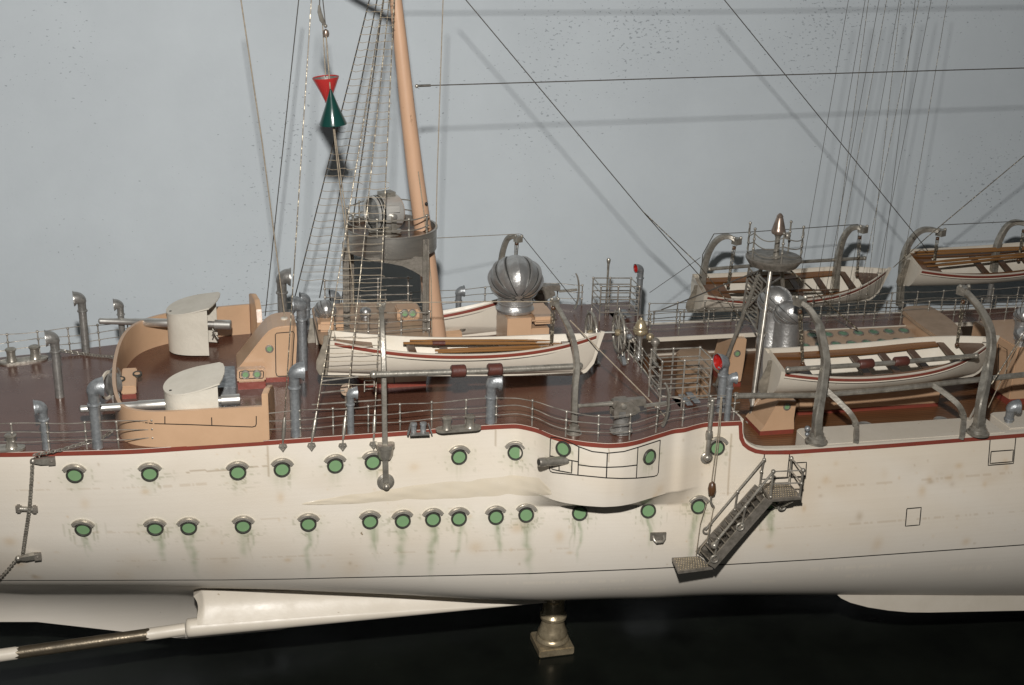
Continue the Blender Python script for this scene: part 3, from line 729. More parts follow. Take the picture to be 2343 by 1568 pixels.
# ------------------------------------------------------------------ gooseneck ventilators
def vent(label, base, z0, ytop, rpx, face, red=False, m='galv', bend=1.3, z_base=None, Y=None, tilt=-22, mouth=1.72):
    B = aty(base, Y) if Y is not None else atz(base, z0)
    if Y is not None: B.z = z0
    rpx *= .92; B = B+V((0, rpx*.36/1000, 0)); B.y = max(B.y, hy(B.x, 0)+rpx*1.15/2900) if z0 > -.02 else B.y; k = pm(B); r = rpx/k; H = zat(B.x, B.y, ytop)-B.z
    t = thing('gooseneck_ventilator', label, 'ventilator', B, 'gooseneck ventilators on the decks')
    Rb = r*bend; fx = V((cos(radians(face)), sin(radians(face)), 0))
    hb = max(.25*H, H-Rb-r*mouth*.98)         # where the bend starts
    hc = max(.12*H, hb-r*2.0)
    mb = MB(); mb.tube([B+V((0, 0, -.0002)), B+V((0, 0, .0015)), B+V((0, 0, hc))], [r*1.03, r*.97, r*.97], 18); mb.build('pipe', MT[m], t)
    mb = MB(); mb.lathe(B+V((0, 0, hc)), [(r*.98, -r*.25), (r*1.22, -r*.18), (r*1.27, 0), (r*1.22, r*.2), (r*1.0, r*.3)], n=20, cap=False); mb.build('collar', MT[m], t)
    pts = [B+V((0, 0, hc+r*.1)), B+V((0, 0, hb))]; rr = [r*1.0, r*1.02]
    C = B+V((0, 0, hb))+fx*Rb; end = 97
    for a in lin(12, end, 9):
        q = radians(a); pts.append(C-fx*Rb*cos(q)+V((0, 0, Rb*sin(q)))); rr.append(r*(1.02+(mouth-1.02)*(a/end)**.6))
    tn = (pts[-1]-pts[-2]).normalized(); pts.append(pts[-1]+tn*r*.32); rr.append(r*mouth*1.05)
    mb = MB(); mb.tube(pts, rr, 18, cap=False, up=V((-fx.y, fx.x, 0)))
    ip = [pts[-1], pts[-2], pts[-4], pts[-6]]; ir = [rr[-1]*.93, rr[-2]*.9, rr[-4]*.86, rr[-6]*.8]
    # rim
    mb.tube([pts[-1]-tn*r*.12, pts[-1]+tn*r*.10], [rr[-1]*1.06, rr[-1]*1.06], 18, cap=False, up=V((-fx.y, fx.x, 0)))
    mb.build('cowl', MT[m], t)
    mb = MB(); mb.tube(ip, ir, 18, cap=False, up=V((-fx.y, fx.x, 0))); mb.add([ip[-1]+V((0, 0, 0))], [])
    ring = mb.v[-19:-1]; mb.add(ring, [tuple(range(18))])
    mb.build('mouth_lining', MT['redin'] if red else MT['dark'], t)
    return t
Lf, Rt = 180, 0
vent('tall dull ventilator facing aft before the far rail at left, reaching highest there', c1(635, 758), 0, c1(0, 300)[1], 10, 188, m='galvd')
vent('short ventilator facing aft behind the far muzzle, just left of the breastwork corner', c1(912, 715), 0, c1(0, 356)[1], 8, 188, m='galvd')
vent('thick ventilator facing aft on open brown deck, right of the far pair of mooring bollards', c1(440, 1095), 0, c1(0, 588)[1], 11, 188, m='galvd')
vent('mottled blue grey ventilator facing aft behind the near rail, closest to the left frame edge', c1(342, 1480), 0, c1(0, 1105)[1], 10.5, 190)
vent('stout ventilator with red lined mouth facing forward, in front of the near gun muzzle', c1(722, 1475), 0, c1(0, 948)[1], 13.5, 8, red=True)
vent('ventilator facing forward at the far rail, behind the top of the buff companion hood', (648, 752), 0, 616, 12, -5, Y=.225, m='galvd')
vent('tall whitish ventilator facing aft between the companion hood and the stern of the near gig', (694, 850), 0, c2(0, 922)[1], 12, 182)
vent('thick blue grey ventilator facing forward before the companion hood, base at the near rail', c3(222, 948), 0, c3(0, 402)[1], 13, 2)
vent('low ventilator facing aft at the far rail, left of the small ribbed cowl', c2(318, 1110), 0, c2(0, 897)[1], 8.5, 185, Y=.24)
vent('low ventilator facing aft at the far rail, right behind the small ribbed cowl', c2(540, 1090), 0, c2(0, 875)[1], 9, 185, Y=.24)
vent('slim ventilator facing forward in front of the rope ladder, between the lower shrouds', c3(597, 912), 0, c3(0, 570)[1], 9, 2)
vent('lone grey ventilator facing forward beside the near rail, under the near gig bow', c3(1567, 865), 0, c3(0, 475)[1], 12.5, 2)
vent('short ventilator facing forward at the far rail, between mast and big ribbed cowl', c2(1440, 1060), 0, c2(0, 850)[1], 7.5, 0, Y=.255)
vent('ventilator with red lined mouth at the far rail beside the far pipe cage', c4(1303, 668), 0, c4(0, 292)[1], 7.8, 190, red=True, mouth=1.35)
vent('ventilator with bright red mouth facing aft beside the near pipe cage', c5(415, 1412), 0, c5(0, 1005)[1], 11.5, 193, red=True, mouth=1.72)
vent('slim ventilator facing forward, standing against the red mouthed one by the deck break', c5(465, 1478), 0, c5(0, 1138)[1], 8, -5)
vent('bright ventilator elbow on the white locker, cut by the right frame edge', c6(1315, 1402), -.026, c6(0, 1252)[1], 10, -8)

# ------------------------------------------------------------------ ribbed ball cowls
def ball_cowl(label, cpx, Y, rpx, axis, neck_px, zbase, box=None, nseg=12, rot=0, group='ribbed ball cowls'):
    c = aty(cpx, Y); k = pm(c); r = rpx/k; nr_ = neck_px/k
    t = thing('ball_cowl_ventilator', label, 'ventilator', (c.x, c.y, zbase), group)
    a = V(axis).normalized(); b = a.cross(V((0, 0, 1))).normalized(); d = b.cross(a)
    mb = MB(); rows_ = []; seams = []; NP = 20; seg = 2*pi/nseg; h_ = nseg//2
    def meridian(phi, rr):
        ang = phi-pi/2+rot*0; row = []
        for q in range(NP+1):
            th = pi*q/NP; bulge = sin(th); R_ = r*.86+(rr-r*.86)*bulge**.4
            v_ = a*cos(th)*r*.94+(b*cos(ang)+d*sin(ang))*(R_*bulge); v_.z *= .88; row.append(c+v_)
        return row
    half = []
    for s_ in range(h_):                       # overlapping shells, each lifting away at its upper edge
        p0 = pi*s_/h_; p1 = pi*(s_+1)/h_
        for e in range(7): half.append((p0+(p1-p0)*e/6+(.002 if e == 0 else 0), r*(.845+.155*(e/6)**.75)))
    full = [(-p, q) for p, q in reversed(half)]+half
    rows_ = [meridian(p, q) for p, q in full]
    mb.grid(rows_+[rows_[0]]); hd_ = mb.build('ribbed_hood', MT['cowl'], t, sharp=28)
    mb = MB()
    for s_ in range(1, h_):
        for sg in (-1, 1): mb.tube(meridian(sg*(pi*s_/h_+.02), r*.86)[1:-1], r*.022, 6)
    mb.build('seam', MT['seam'], hd_)
    z1 = c.z-r*.70
    mb = MB(); mb.lathe((c.x, c.y, zbase), [(nr_*1.10, 0), (nr_*1.12, .002), (nr_*1.0, .004), (nr_*.97, (z1-zbase)*.6), (nr_*1.03, (z1-zbase)*.62), (nr_*1.03, (z1-zbase)*.7), (nr_*.97, (z1-zbase)*.72), (nr_*.95, z1-zbase+.004)], n=28); mb.build('neck', MT['cowl'], t)
    return t
# big one on a buff trunk
cbx = [aty(c4(330, 800), .114), aty(c4(640, 800), .114)]
for q in cbx: q.z = 0.0003
trk = thing('ventilator_trunk', 'buff square trunk with rounded seat at its side under the big ribbed cowl', 'trunk', (cbx[0].lerp(cbx[1], .4)))
ztr = zat(cbx[0].x, cbx[0].y, c4(0, 700)[1])
xa = cbx[0].x; xb = aty(c4(508, 800), cbx[0].y).x; xc = aty(c4(640, 800), cbx[0].y).x; yk = cbx[0].y
mb = MB(); mb.box(((xa+xb)/2, yk+.022, ztr/2), (xb-xa, .044, ztr)); mb.build('casing', MT['tan'], trk, smooth=False, bevel=.0006)
zs = zat(xb, yk, c4(0, 775)[1])
mb = MB(); mb.box(((xb+xc)/2+.0003, yk+.018, zs/2), (xc-xb, .034, zs)); mb.build('side_locker', MT['tan'], trk, smooth=False, bevel=.0006)
mb = MB(); mb.box(((xb+xc)/2+.0025, yk+.016, zs+.008), (xc-xb+.006, .042, .0065)); mb.build('seat', MT['tan'], trk, smooth=False, bevel=.0028)
ball_cowl('biggest ribbed metal ball cowl, standing on the buff trunk amidships', c4(392, 403), yk+.022, 65, (-.05, -.85, -.52), 40, ztr+.0004, rot=.35)

# ------------------------------------------------------------------ deckhouse under the searchlight
dh = thing('deckhouse', 'long low buff deckhouse with rounded end below the searchlight drum', 'deckhouse', (-.075, .13, 0))
xl = atz(c3(640, 590), 0).x; xr = atz(c3(1102, 552), 0).x; yn = .090; yf_ = .178; hz = .040
def rrect(x0, x1, y0, y1, r, n=6, left=True, right=True):
    out = []
    for cx, cy, a0, on in ((x1-r, y1-r, 0, right), (x0+r, y1-r, 90, left), (x0+r, y0+r, 180, left), (x1-r, y0+r, 270, right)):
        if on: out += [(cx+r*cos(radians(a0+90*i/n)), cy+r*sin(radians(a0+90*i/n))) for i in range(n+1)]
        else: out.append((x0 if cx < (x0+x1)/2 else x1, y0 if cy < (y0+y1)/2 else y1))
    return out
mb = MB(); mb.prism([V((x, y, .0045)) for x, y in rrect(xl, xr, yn, yf_, .022, right=False)], (0, 0, hz-.0045)); mb.build('house_wall', MT['tan'], dh, sharp=30)
mb = MB(); mb.prism([V((x, y, 0)) for x, y in rrect(xl+.0004, xr-.0004, yn+.0004, yf_-.0004, .0216, right=False)], (0, 0, .0045)); mb.build('plinth', MT['red'], dh, sharp=30)
xrl = atz(c2(385, 1190), hz).x; xrr = atz(c2(1222, 1185), hz).x
mb = MB(); mb.prism([V((x, y, hz)) for x, y in rrect(xrl, xrr, yn-.008, yf_+.004, .012)], (0, 0, .0035)); mb.build('roof_deck', MT['tand'], dh, sharp=30, bevel=.0008)
ZR = hz+.0035
dq = [aty(c3(x, y), yn) for x, y in ((882, 490), (884, 545))]
face_line('', dq, dh, (0, -1, 0)).build('door_outline', MT['ink'], dh, smooth=False)
# port box on the roof
pb = thing('skylight_box', 'buff port box on the deckhouse roof by the foot of the searchlight frame', 'skylight', atz(c2(1060, 1100), ZR))
q0 = atz(c2(985, 1108), ZR+.0003); q1 = atz(c2(1150, 1100), ZR+.0003); zt = zat(q0.x, q0.y, c2(0, 1030)[1])
mb = MB(); mb.box(((q0.x+q1.x)/2, q0.y+.009, (ZR+zt)/2), (q1.x-q0.x, .018, zt-ZR)); mb.build('casing', MT['tan'], pb, smooth=False, bevel=.0012)
deck_ports(pb, [inset_y(c2(x, y), q0.y, .0002) for x, y in ((1040, 1052), (1098, 1052))], .0034)
# raised ledge with the small cowl at left of the roof
lg = thing('ventilator_trunk', 'low buff ledge at the aft end of the deckhouse roof under the small ribbed cowl', 'trunk', atz(c2(500, 1190), ZR))
q0 = atz(c2(400, 1195), ZR+.0003); q1 = atz(c2(640, 1190), ZR+.0003)
mb = MB(); mb.box(((q0.x+q1.x)/2, q0.y+.016, ZR+.0045), (q1.x-q0.x, .032, .0085)); mb.build('casing', MT['tan'], lg, smooth=False, bevel=.002)
ball_cowl('small ribbed ball cowl on the aft end of the deckhouse roof', c2(450, 1020), q0.y+.016, 26, (.1, -.85, -.52), 16, ZR+.0092, rot=.1)
ball_cowl('tiny pale ribbed cowl in the middle of the deckhouse roof, behind the shrouds', c2(748, 1040), .135, 14, (.1, -.9, -.4), 9.5, ZR+.0003, nseg=7)
pb2 = thing('skylight_box', 'little buff port box on the brown deck at the foot of the mast', 'skylight', atz(c2(1400, 1250), 0))
q0 = atz(c2(1338, 1262), .0003); q1 = atz(c2(1465, 1255), .0003)
mb = MB(); mb.prism([V((q0.x, q0.y, .0003)), V((q0.x, q0.y, .007)), V((q0.x, q0.y+.016, .012)), V((q0.x, q0.y+.016, .0003))], (q1.x-q0.x, 0, 0)); mb.build('casing', MT['tan'], pb2, smooth=False, bevel=.0007)
deck_ports(pb2, [V(((q0.x+q1.x)/2+s*.009, q0.y+.008, .0097)) for s in (-1, 1)], .0034, V((0, -.005, .016)).normalized())
dl = thing('deck_locker', 'blue grey metal locker behind the breech of the nearer big gun', 'locker', atz(c1(1680, 1185), 0))
q0 = atz(c1(1600, 1188), .0003); q1 = atz(c1(1752, 1180), .0003)
mb = MB(); mb.box(((q0.x+q1.x)/2, q0.y+.022, .0095), (q1.x-q0.x, .044, .0185)); mb.build('box', MT['galv'], dl, smooth=False, bevel=.0006)
mb = MB(); mb.box(((q0.x+q1.x)/2, q0.y+.022, .0193), (q1.x-q0.x+.0008, .045, .0012)); mb.build('lid', MT['galv'], dl, smooth=False, bevel=.0003)
# stacked steps at house front (rope ladder)
ld = thing('rope_ladder', 'little wire ladder hanging at the rounded end of the deckhouse below the near gig', 'ladder', aty(c3(715, 600), .075))
mb = MB()
for x in (682, 748): mb.tube([aty(c3(x, 480), .078), aty(c3(x-1, 600), .074)], .0005, 6)
mb.build('rail', MT['rail'], ld)
for y in (497, 522, 552, 582):
    mb = MB(); mb.tube([aty(c3(682, y), .077), aty(c3(748, y-3), .077)], .0006, 6); mb.build('rung', MT['rail'], ld)

# ------------------------------------------------------------------ searchlight drum, frame and lamp
dc = V((aty(c2(935, 480), .135).x, .135, 0)); rd = .0375
zr = zat(dc.x, dc.y-rd, c2(0, 490)[1]); zb = zat(dc.x, dc.y-rd, c2(0, 655)[1])
sp = thing('searchlight_platform', 'brushed metal drum platform on posts above the deckhouse, carrying the searchlight', 'platform', (dc.x, dc.y, ZR))
mb = MB(); prof = [(rd-.0015, zb-.0002), (rd-.0003, zb), (rd, zb+.001), (rd, zr-.0012), (rd+.0008, zr-.001), (rd+.0008, zr), (rd-.0012, zr), (rd-.0012, zb+.004)]
mb.lathe((dc.x, dc.y, 0), prof, n=56, cap=False); mb.build('drum_wall', MT['drumwall'], sp)
mb = MB(); mb.lathe((dc.x, dc.y, 0), [(.0001, zr-.0045), (rd-.0014, zr-.0045)], n=48, cap=False); mb.build('platform_floor', MT['darkwood'], sp)
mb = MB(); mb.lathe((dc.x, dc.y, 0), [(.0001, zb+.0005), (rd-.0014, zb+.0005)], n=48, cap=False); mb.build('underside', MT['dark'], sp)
def post(x2, y):
    top = aty(c2(x2, 600), y)
    mb = MB()
    for s in (-1, 1): mb.bar([V((top.x+s*.0017, y, ZR)), V((top.x+s*.0017, y, zb+.016))], .0014, .0024, up=(0, 1, 0))
    mb.box((top.x, y+.0016, (ZR+zb)/2+.006), (.0032, .0008, zb-ZR+.010))
    mb.build('post', MT['grate'], sp, smooth=False)
post(1196, .098); post(600, .098); post(640, .175); post(1180, .175)
# arched gusset between posts under the drum
yg = .1
P = [aty(c2(x, y), yg) for x, y in ((730, 640), (820, 668), (920, 680), (1020, 700), (1100, 735), (1150, 765), (1178, 790), (1178, 630))]
mb = MB(); mb.prism(P, (0, .0016, 0)); mb.build('gusset', MT['grate'], sp, smooth=False)
P = [aty(c2(x, y), .174) for x, y in ((730, 645), (820, 668), (920, 680), (1020, 700), (1100, 735), (1178, 790), (1178, 640))]
mb = MB(); mb.prism(P, (0, .0016, 0)); mb.build('gusset', MT['grate'], sp, smooth=False)
# drum top rail
ang = [radians(a) for a in range(35, 326, 8)]
rl = rd*.93
for zz in (zr+.0045, zr+.013):
    mb = MB(); mb.tube([V((dc.x+rl*cos(a), dc.y+rl*sin(a), zz+.0004*sin(a*7))) for a in ang], .00055, 6); mb.build('guard_rail', MT['nickel'], sp)
for a in (40, 85, 130, 170, 205, 245, 287, 318):
    q = radians(a); mb = MB(); c = V((dc.x+rl*cos(q), dc.y+rl*sin(q), zr-.0045))
    mb.tube([c, c+V((0, 0, .0178))], .0007, 6); mb.ball(c+V((0, 0, .018)), .0013); mb.ball(c+V((0, 0, .0092)), .0011); mb.build('stanchion', MT['nickel'], sp)
# lamp
lc = aty(c2(893, 300), .128); r_ = 40/pm(lc)
sl_ = thing('searchlight', 'round silver searchlight lamp in a yoke on top of the drum platform', 'searchlight', (lc.x, lc.y, zr-.0044))
axl = V((-.93, -.36, .02)).normalized()
mb = MB(); h = r_*.86
mb.lathe(lc, [(r_*.90, h), (r_*1.03, h), (r_*1.03, h*.88), (r_*.99, h*.86), (r_*.99, h*.72), (r_*1.02, h*.70), (r_*1.02, h*.62), (r_*.98, h*.60), (r_*.98, h*.50), (r_*1.0, h*.48), (r_*1.0, -h*.75), (r_*.97, -h*.85), (r_*.88, -h*.95), (r_*.5, -h*1.0), (.0001, -h*1.02)], axl, 40, cap=False); mb.build('lamp_drum', MT['drum'], sl_)
for q_ in (.79, .66, .55):
    mb = MB(); u_ = axl.orthogonal().normalized(); w_ = axl.cross(u_); mb.tube([lc+axl*h*q_+(u_*cos(a)+w_*sin(a))*r_*.99 for a in lin(0, 2*pi, 41)[:-1]], [.0006]*40, 6, closed=True, up=axl); mb.build('groove', MT['seam'], sl_)
mb = MB(); mb.lathe(lc, [(.0001, h*.86), (r_*.5, h*.84), (r_*.9, h*.80)], axl, 32, cap=False); mb.build('lens', MT['pgreen'] if 0 else MT['galvd'], sl_)
mb = MB(); sd = axl.cross(V((0, 0, 1))).normalized()
mb.box(lc+V((0, 0, r_*1.02))-axl*r_*.1, (.0118, .009, .005), rz=atan2(axl.y, axl.x)); mb.build('vent_box', MT['nickel'], sl_, smooth=False)
mb = MB(); mb.box(lc+sd*(-0)+V((.004, -r_*.95, r_*.42)), (.012, .002, .005)); mb.build('side_box', MT['steel'], sl_, smooth=False)
for s in (-1, 1):
    side = sd*s*(r_*1.06)
    mb = MB(); mb.bar([lc+side, lc+side+V((0, 0, -(lc.z-zr+.0015)))], .0045, .0012, up=sd); mb.build('yoke_arm', MT['nickel'], sl_)
    mb = MB(); mb.lathe(lc+side, [(.0001, .0024), (.0020, .0022), (.0021, -.002)], sd*s, 14, cap=False); mb.build('trunnion', MT['steel'], sl_)
mb = MB(); mb.lathe((lc.x, lc.y, zr-.0043), [(r_*.95, 0), (r_*.95, .0022), (r_*.6, .003), (r_*.5, .004)], n=28); mb.build('turntable', MT['nickel'], sl_)

# ------------------------------------------------------------------ bollards
def bollards(label, pa, pb, rpx, z=0):
    A = atz(pa, z); B = atz(pb, z); k = pm(A); r = rpx/k; u = (B-A).normalized(); s = V((-u.y, u.x, 0))
    t = thing('mooring_bollards', label, 'bollard', (A+B)/2, 'paired mooring bollards')
    o = []
    for c, sg in ((B, 1), (A, -1)):
        for a in lin(-90, 90, 9):
            o.append(c+u*sg*(r*1.0+r*1.5*cos(radians(a)))+s*sg*r*1.5*sin(radians(a)))
    mb = MB(); mb.prism([V((p.x, p.y, z)) for p in o], (0, 0, .0016)); mb.build('base_plate', MT['nickel'], t, sharp=30)
    for c in (A, B):
        mb = MB(); H = r*2.7
        mb.lathe((c.x, c.y, z+.0016), [(r*1.15, 0), (r*1.0, r*.3), (r*.86, H*.45), (r*.92, H*.78), (r*1.12, H*.84), (r*1.15, H*.93), (r*.9, H*1.0), (r*.4, H*1.03), (.0001, H*1.03)], n=20, cap=False); mb.build('bollard_post', MT['nickel'], t)
    return t
bollards('pair of squat bollards near the far rail at the left frame edge', c1(88, 825), c1(262, 805), 11)
bollards('pair of bollards behind the near rail at the left frame edge', c1(-90, 1475), c1(88, 1468), 12)
bollards('pair of bollards behind the near rail below the middle of the near gig', c3(1243, 862), c3(1400, 850), 10.5)
fl = thing('fairlead', 'low open metal fairlead on the near deck edge between davit and bollards', 'fairlead', atz(c3(1055, 905), 0))
A = atz(c3(975, 896), .0002); B = atz(c3(1140, 888), .0002)
for f in (.28, .68):
    q = A.lerp(B, f)+V((0, .004, 0)); mb = MB(); mb.lathe(q, [(.0022, 0), (.0022, .006), (.0028, .0065), (.0026, .008), (.0001, .0085)], n=12); mb.build('roller', MT['galv'], fl)
mb = MB(); mb.bar([A+V((0, 0, .0006)), A.lerp(B, .12)+V((0, 0, .0085))], .003, .001); mb.bar([B+V((0, 0, .0006)), A.lerp(B, .86)+V((0, 0, .0085))], .003, .001); mb.bar([A.lerp(B, .09)+V((0, 0, .0006)), A.lerp(B, .90)+V((0, 0, .0006))], .004, .001); mb.build('frame', MT['galvd'], fl)
# hose reel behind the red lined ventilator
hr = thing('hose_reel', 'pale round reel half hidden behind the stout red lined ventilator', 'reel', atz(c1(800, 1130), 0))
c = atz(c1(800, 1110), 0)
for s, rr in ((0, .0115), (.007, .0115)):
    mb = MB(); mb.lathe(c+V((.000+s*.6, .002+s, .0125)), [(rr, 0), (rr, .0015), (rr*.82, .0016), (rr*.80, .0005)], (.9, -.4, 0), 32, cap=False); mb.build('flange', MT['white'] if s == 0 else MT['galvd'], hr)
mb = MB(); mb.lathe(c+V((.001, .003, .0125)), [(.009, 0), (.009, .007)], (.9, .6, 0), 24); mb.build('drum', MT['galvd'], hr)
mb = MB(); mb.box(c+V((.006, .004, .003)), (.006, .004, .006)); mb.build('foot', MT['galvd'], hr)
# round disc on a stalk near the rope ladder
dg = thing('mushroom_fitting', 'pale round disc on a stalk standing under the stern of the near gig', 'deck fitting', atz(c3(560, 640), 0))
c = aty(c3(560, 585), .055)
mb = MB(); mb.lathe(c, [(.0001, .001), (44/2.98/pm(c)*.95, .0008), (44/2.98/pm(c), 0), (44/2.98/pm(c)*.9, -.002)], (-.1, -.95, .25), 24, cap=False); mb.build('disc', MT['tand'], dg)
mb = MB(); mb.tube([c+V((.0, .002, 0)), V((c.x, c.y+.004, 0))], .0014, 8); mb.build('stalk', MT['nickel'], dg)
# ------------------------------------------------------------------ boats
def make_boat(L, B, Dp, sh0, sh1, thw, bench=True, transom=.62, boards=0):
    t = thing('ship_boat', 'x', 'boat', (0, 0, 0))
    NS, NU = 44, 10
    def w(s): return B/2*max(.012, (transom+(1-transom)*sin(pi/2*s/.42)) if s < .42 else max(0, cos(pi/2*((s-.42)/.58)**1.75)))
    def zg(s): return Dp+(sh0*((.45-s)/.45)**2 if s < .45 else sh1*((s-.45)/.55)**2)
    def zk(s): return zg(1)*(1-sqrt(max(0, 1-max(0, (s-.925)/.075)**2)))*.98+ .0010*max(0, (.25-s)/.25)
    X = lambda s: -L/2+L*s
    def sec(s, dw=0, dz=0, f=1.0):
        row = []
        for j in range(-NU, NU+1):
            u = abs(j)/NU; a = u*pi/2
            fl = .80+.20*min(1, s/.4)
            y = (max(.0002, w(s)-dw))*sin(a)**fl*(1 if j > 0 else -1); z = zk(s)+dz+(zg(s)*f-zk(s)-dz)*(1-cos(a))**(.95)
            row.append(V((X(s), y, z)))
        return row
    st = [i/NS for i in range(NS+1)]
    mb = MB(); out = [sec(s) for s in st]; mb.grid(out)
    mb.add(out[0], [tuple(range(2*NU+1))])
    rim = [[r[0] for r in out], [V((p.x, (-1)*(max(.0002, w(s)-.0013)), p.z)) for p, s in zip([r[0] for r in out], st)]]
    mb.grid(rim)
    rim = [[r[-1] for r in out], [V((p.x, (max(.0002, w(s)-.0013)), p.z)) for p, s in zip([r[-1] for r in out], st)]]
    mb.grid(rim)
    mb.build('hull', MT['white'], t, local=True, sharp=60)
    ins = [s for s in st if .012 < s < .975]
    mb = MB(); inn = [sec(s, .0013, .0014) for s in ins]; mb.grid(inn); mb.add(inn[0], [tuple(range(2*NU+1))]); mb.build('lining', MT['boatin'], t, local=True, sharp=60)
    for sg in (-1, 1):
        ss = [.015+.965*i/50 for i in range(51)]
        mb = MB()
        def off(s, dz, o): return V((X(s), sg*(w(s)+o), zg(s)-dz))
        mb.grid([[off(s, .0008, .0005) for s in ss], [off(s, .0020, .0006) for s in ss], [off(s, .0035, .0003) for s in ss]]); mb.build('wale_stripe', MT['red'], t, local=True)
        mb = MB(); mb.tube([off(s, .0048, -.0002) for s in ss], .00045, 6); mb.build('rubbing_strake', MT['white'], t, local=True)
        mb = MB(); mb.tube([off(s, .0058, -.0006) for s in ss], .0003, 5); mb.build('wale_line', MT['ink'], t, local=True)
        if bench:
            ss2 = [s for s in lin(.04, .78, 26)]
            mb = MB(); mb.grid([[V((X(s), sg*(w(s)-.0020), zg(s)-.0040)) for s in ss2], [V((X(s), sg*(w(s)*.62), zg(s)-.0046)) for s in ss2], [V((X(s), sg*(w(s)*.62), zg(s)-.0058)) for s in ss2]]); mb.build('side_bench', MT['wood'], t, local=True, sharp=30)
    mb = MB(); ks = [s for s in st]
    mb.bar([V((X(s), 0, zk(s)-.0012)) for s in ks if s <= .99]+[V((X(1)+.0010, 0, zg(1)+.0012))], .0016, .0032, up=(-.3, 0, 1)); mb.build('keel', MT['white'], t, local=True)
    for s in thw:
        hw = w(s)-.0018; mb = MB(); mb.box((X(s), 0, zg(s)-.0058), (.0062, 2*hw, .0014)); mb.build('thwart', MT['darkwood'], t, local=True, smooth=False)
    # stern sheets and bow sheet
    mb = MB(); q = [V((X(s), y*(w(s)-.0018), zg(s)-.0062)) for s, y in ((.02, -1), (.09, -1), (.16, -1), (.16, 1), (.09, 1), (.02, 1))]
    mb.prism(q, (0, 0, -.001)); mb.build('stern_sheet', MT['wood'], t, local=True, smooth=False)
    mb = MB(); q = [V((X(s), y*max(.0003, w(s)-.0018), zg(s)-.0058)) for s, y in ((.86, -1), (.91, -1), (.955, -1), (.955, 1), (.91, 1), (.86, 1))]
    mb.prism(q, (0, 0, -.001)); mb.build('bow_sheet', MT['darkwood'], t, local=True, smooth=False)
    ru = [(-.0004, zg(0)*.98), (-.004, zg(0)*.98), (-.0042, zg(0)*.80), (-.0065, zg(0)*.55), (-.0090, zg(0)*.30), (-.0088, zg(0)*.1), (-.006, -.002), (-.0004, -.0022)]
    mb = MB(); mb.prism([V((X(0)+x, -.0009, z)) for x, z in ru], (0, .0018, 0)); mb.build('rudder', MT['rudder'], t, local=True, smooth=False, bevel=.0004)
    t['zg0'] = zg(0); t['zg1'] = zg(1); t['L'] = L
    return t
def place_boat(t, Ps, Pb, heel):
    d = V(Pb)-V(Ps); L = t['L']
    yaw = atan2(d.y, d.x); pit = -atan2(d.z-(t['zg1']-t['zg0']), sqrt(d.x**2+d.y**2))
    R_ = (Matrix.Rotation(yaw, 3, 'Z') @ Matrix.Rotation(pit, 3, 'Y') @ Matrix.Rotation(heel, 3, 'X'))
    t.rotation_euler = (heel, pit, yaw)
    mid = (V(Ps)+V(Pb))/2
    t.location = mid - R_ @ V((0, 0, (t['zg0']+t['zg1'])/2))
    ORG[t.name] = t.location.copy()
    return R_
def untag(t):
    for k in ('zg0', 'zg1', 'L'):
        if k in t: del t[k]
def oar(label, P0, P1, loom=.0011, blade=.30, group=None, collar=False, m='oar'):
    P0, P1 = V(P0), V(P1); u = (P1-P0); 
    t = thing('oar', label, 'oar', P0, group)
    mb = MB(); mb.tube([P0, P0.lerp(P1, .1), P0.lerp(P1, .15), P0.lerp(P1, .6), P0.lerp(P1, 1-blade*.7)], [loom*.75, loom*.8, loom*1.05, loom, loom*.75], 10); mb.build('shaft', MT[m], t)
    mb = MB(); a = P0.lerp(P1, 1-blade); mb.bar([a, a.lerp(P1, .3), a.lerp(P1, .8), P1], .0028, .0009, scale=[.5, 1, 1.15, 1.1]); mb.build('blade', MT[m], t, bevel=.0002)
    if collar:
        mb = MB(); mb.tube([P0.lerp(P1, .17), P0.lerp(P1, .245)], loom*1.45, 12); mb.build('leather_collar', MT['rubber'], t)
    return t
def lashing(parent_label, P, r):
    pass
BG = 'ship boats hanging from davits'
gs = aty(c3(440, 212), .050); gb = aty(c3(2296, 196), .048)
gig = make_boat((gb-gs).length, .036, .0225, .0085, .0115, (.30, .42, .53, .64, .76), bench=False)
tag(gig, 'long narrow near gig with brown oars, hung over the brown deck amidships', group=BG); gL = gig['L']
fg = copy_tree(gig); place_boat(gig, gs, gb, radians(2))
fs = aty(D(716, 722), .212); d_ = aty(D(1222, 664), .212)-fs; fg.scale = (.86, .9, .95); place_boat(fg, fs, fs+d_.normalized()*gL*.86, radians(-14))
fg['label'] = 'far gig half hidden between the mast and the big ball cowl'
rs = aty(D(1768, 824), .046); rb = aty(c6(1222, 842), .046)
cut = make_boat((rb-rs).length, .054, .0235, .0075, .0125, (.40, .53, .66, .80), transom=.70)
tag(cut, 'near open cutter at right with two red brown fenders on the spar across it', group=BG); cL = cut['L']
f1 = copy_tree(cut); f2 = copy_tree(cut)
Rcut = place_boat(cut, rs, rb, radians(11))
a = aty(D(1598, 652), .272); b = aty(D(2049, 613), .272); b = a+(b-a).normalized()*cL
R1 = place_boat(f1, a, b, radians(17)); f1['label'] = 'far open cutter behind the lookout tower, with empty wooden thwarts'
a = aty(D(2084, 594), .272); b = aty(D(2535, 552), .272); b = a+(b-a).normalized()*cL
R2 = place_boat(f2, a, b, radians(17)); f2['label'] = 'far cutter with lashed oars, cut by the right frame edge'
for t in (gig, fg, cut, f1, f2): untag(t)
# green spot on the gig
l_ = [aty(c3(x, y), .0325) for x, y in ((1355, 402), (1375, 390), (1400, 400), (1420, 395), (1428, 402), (1400, 412), (1385, 424), (1365, 416))]
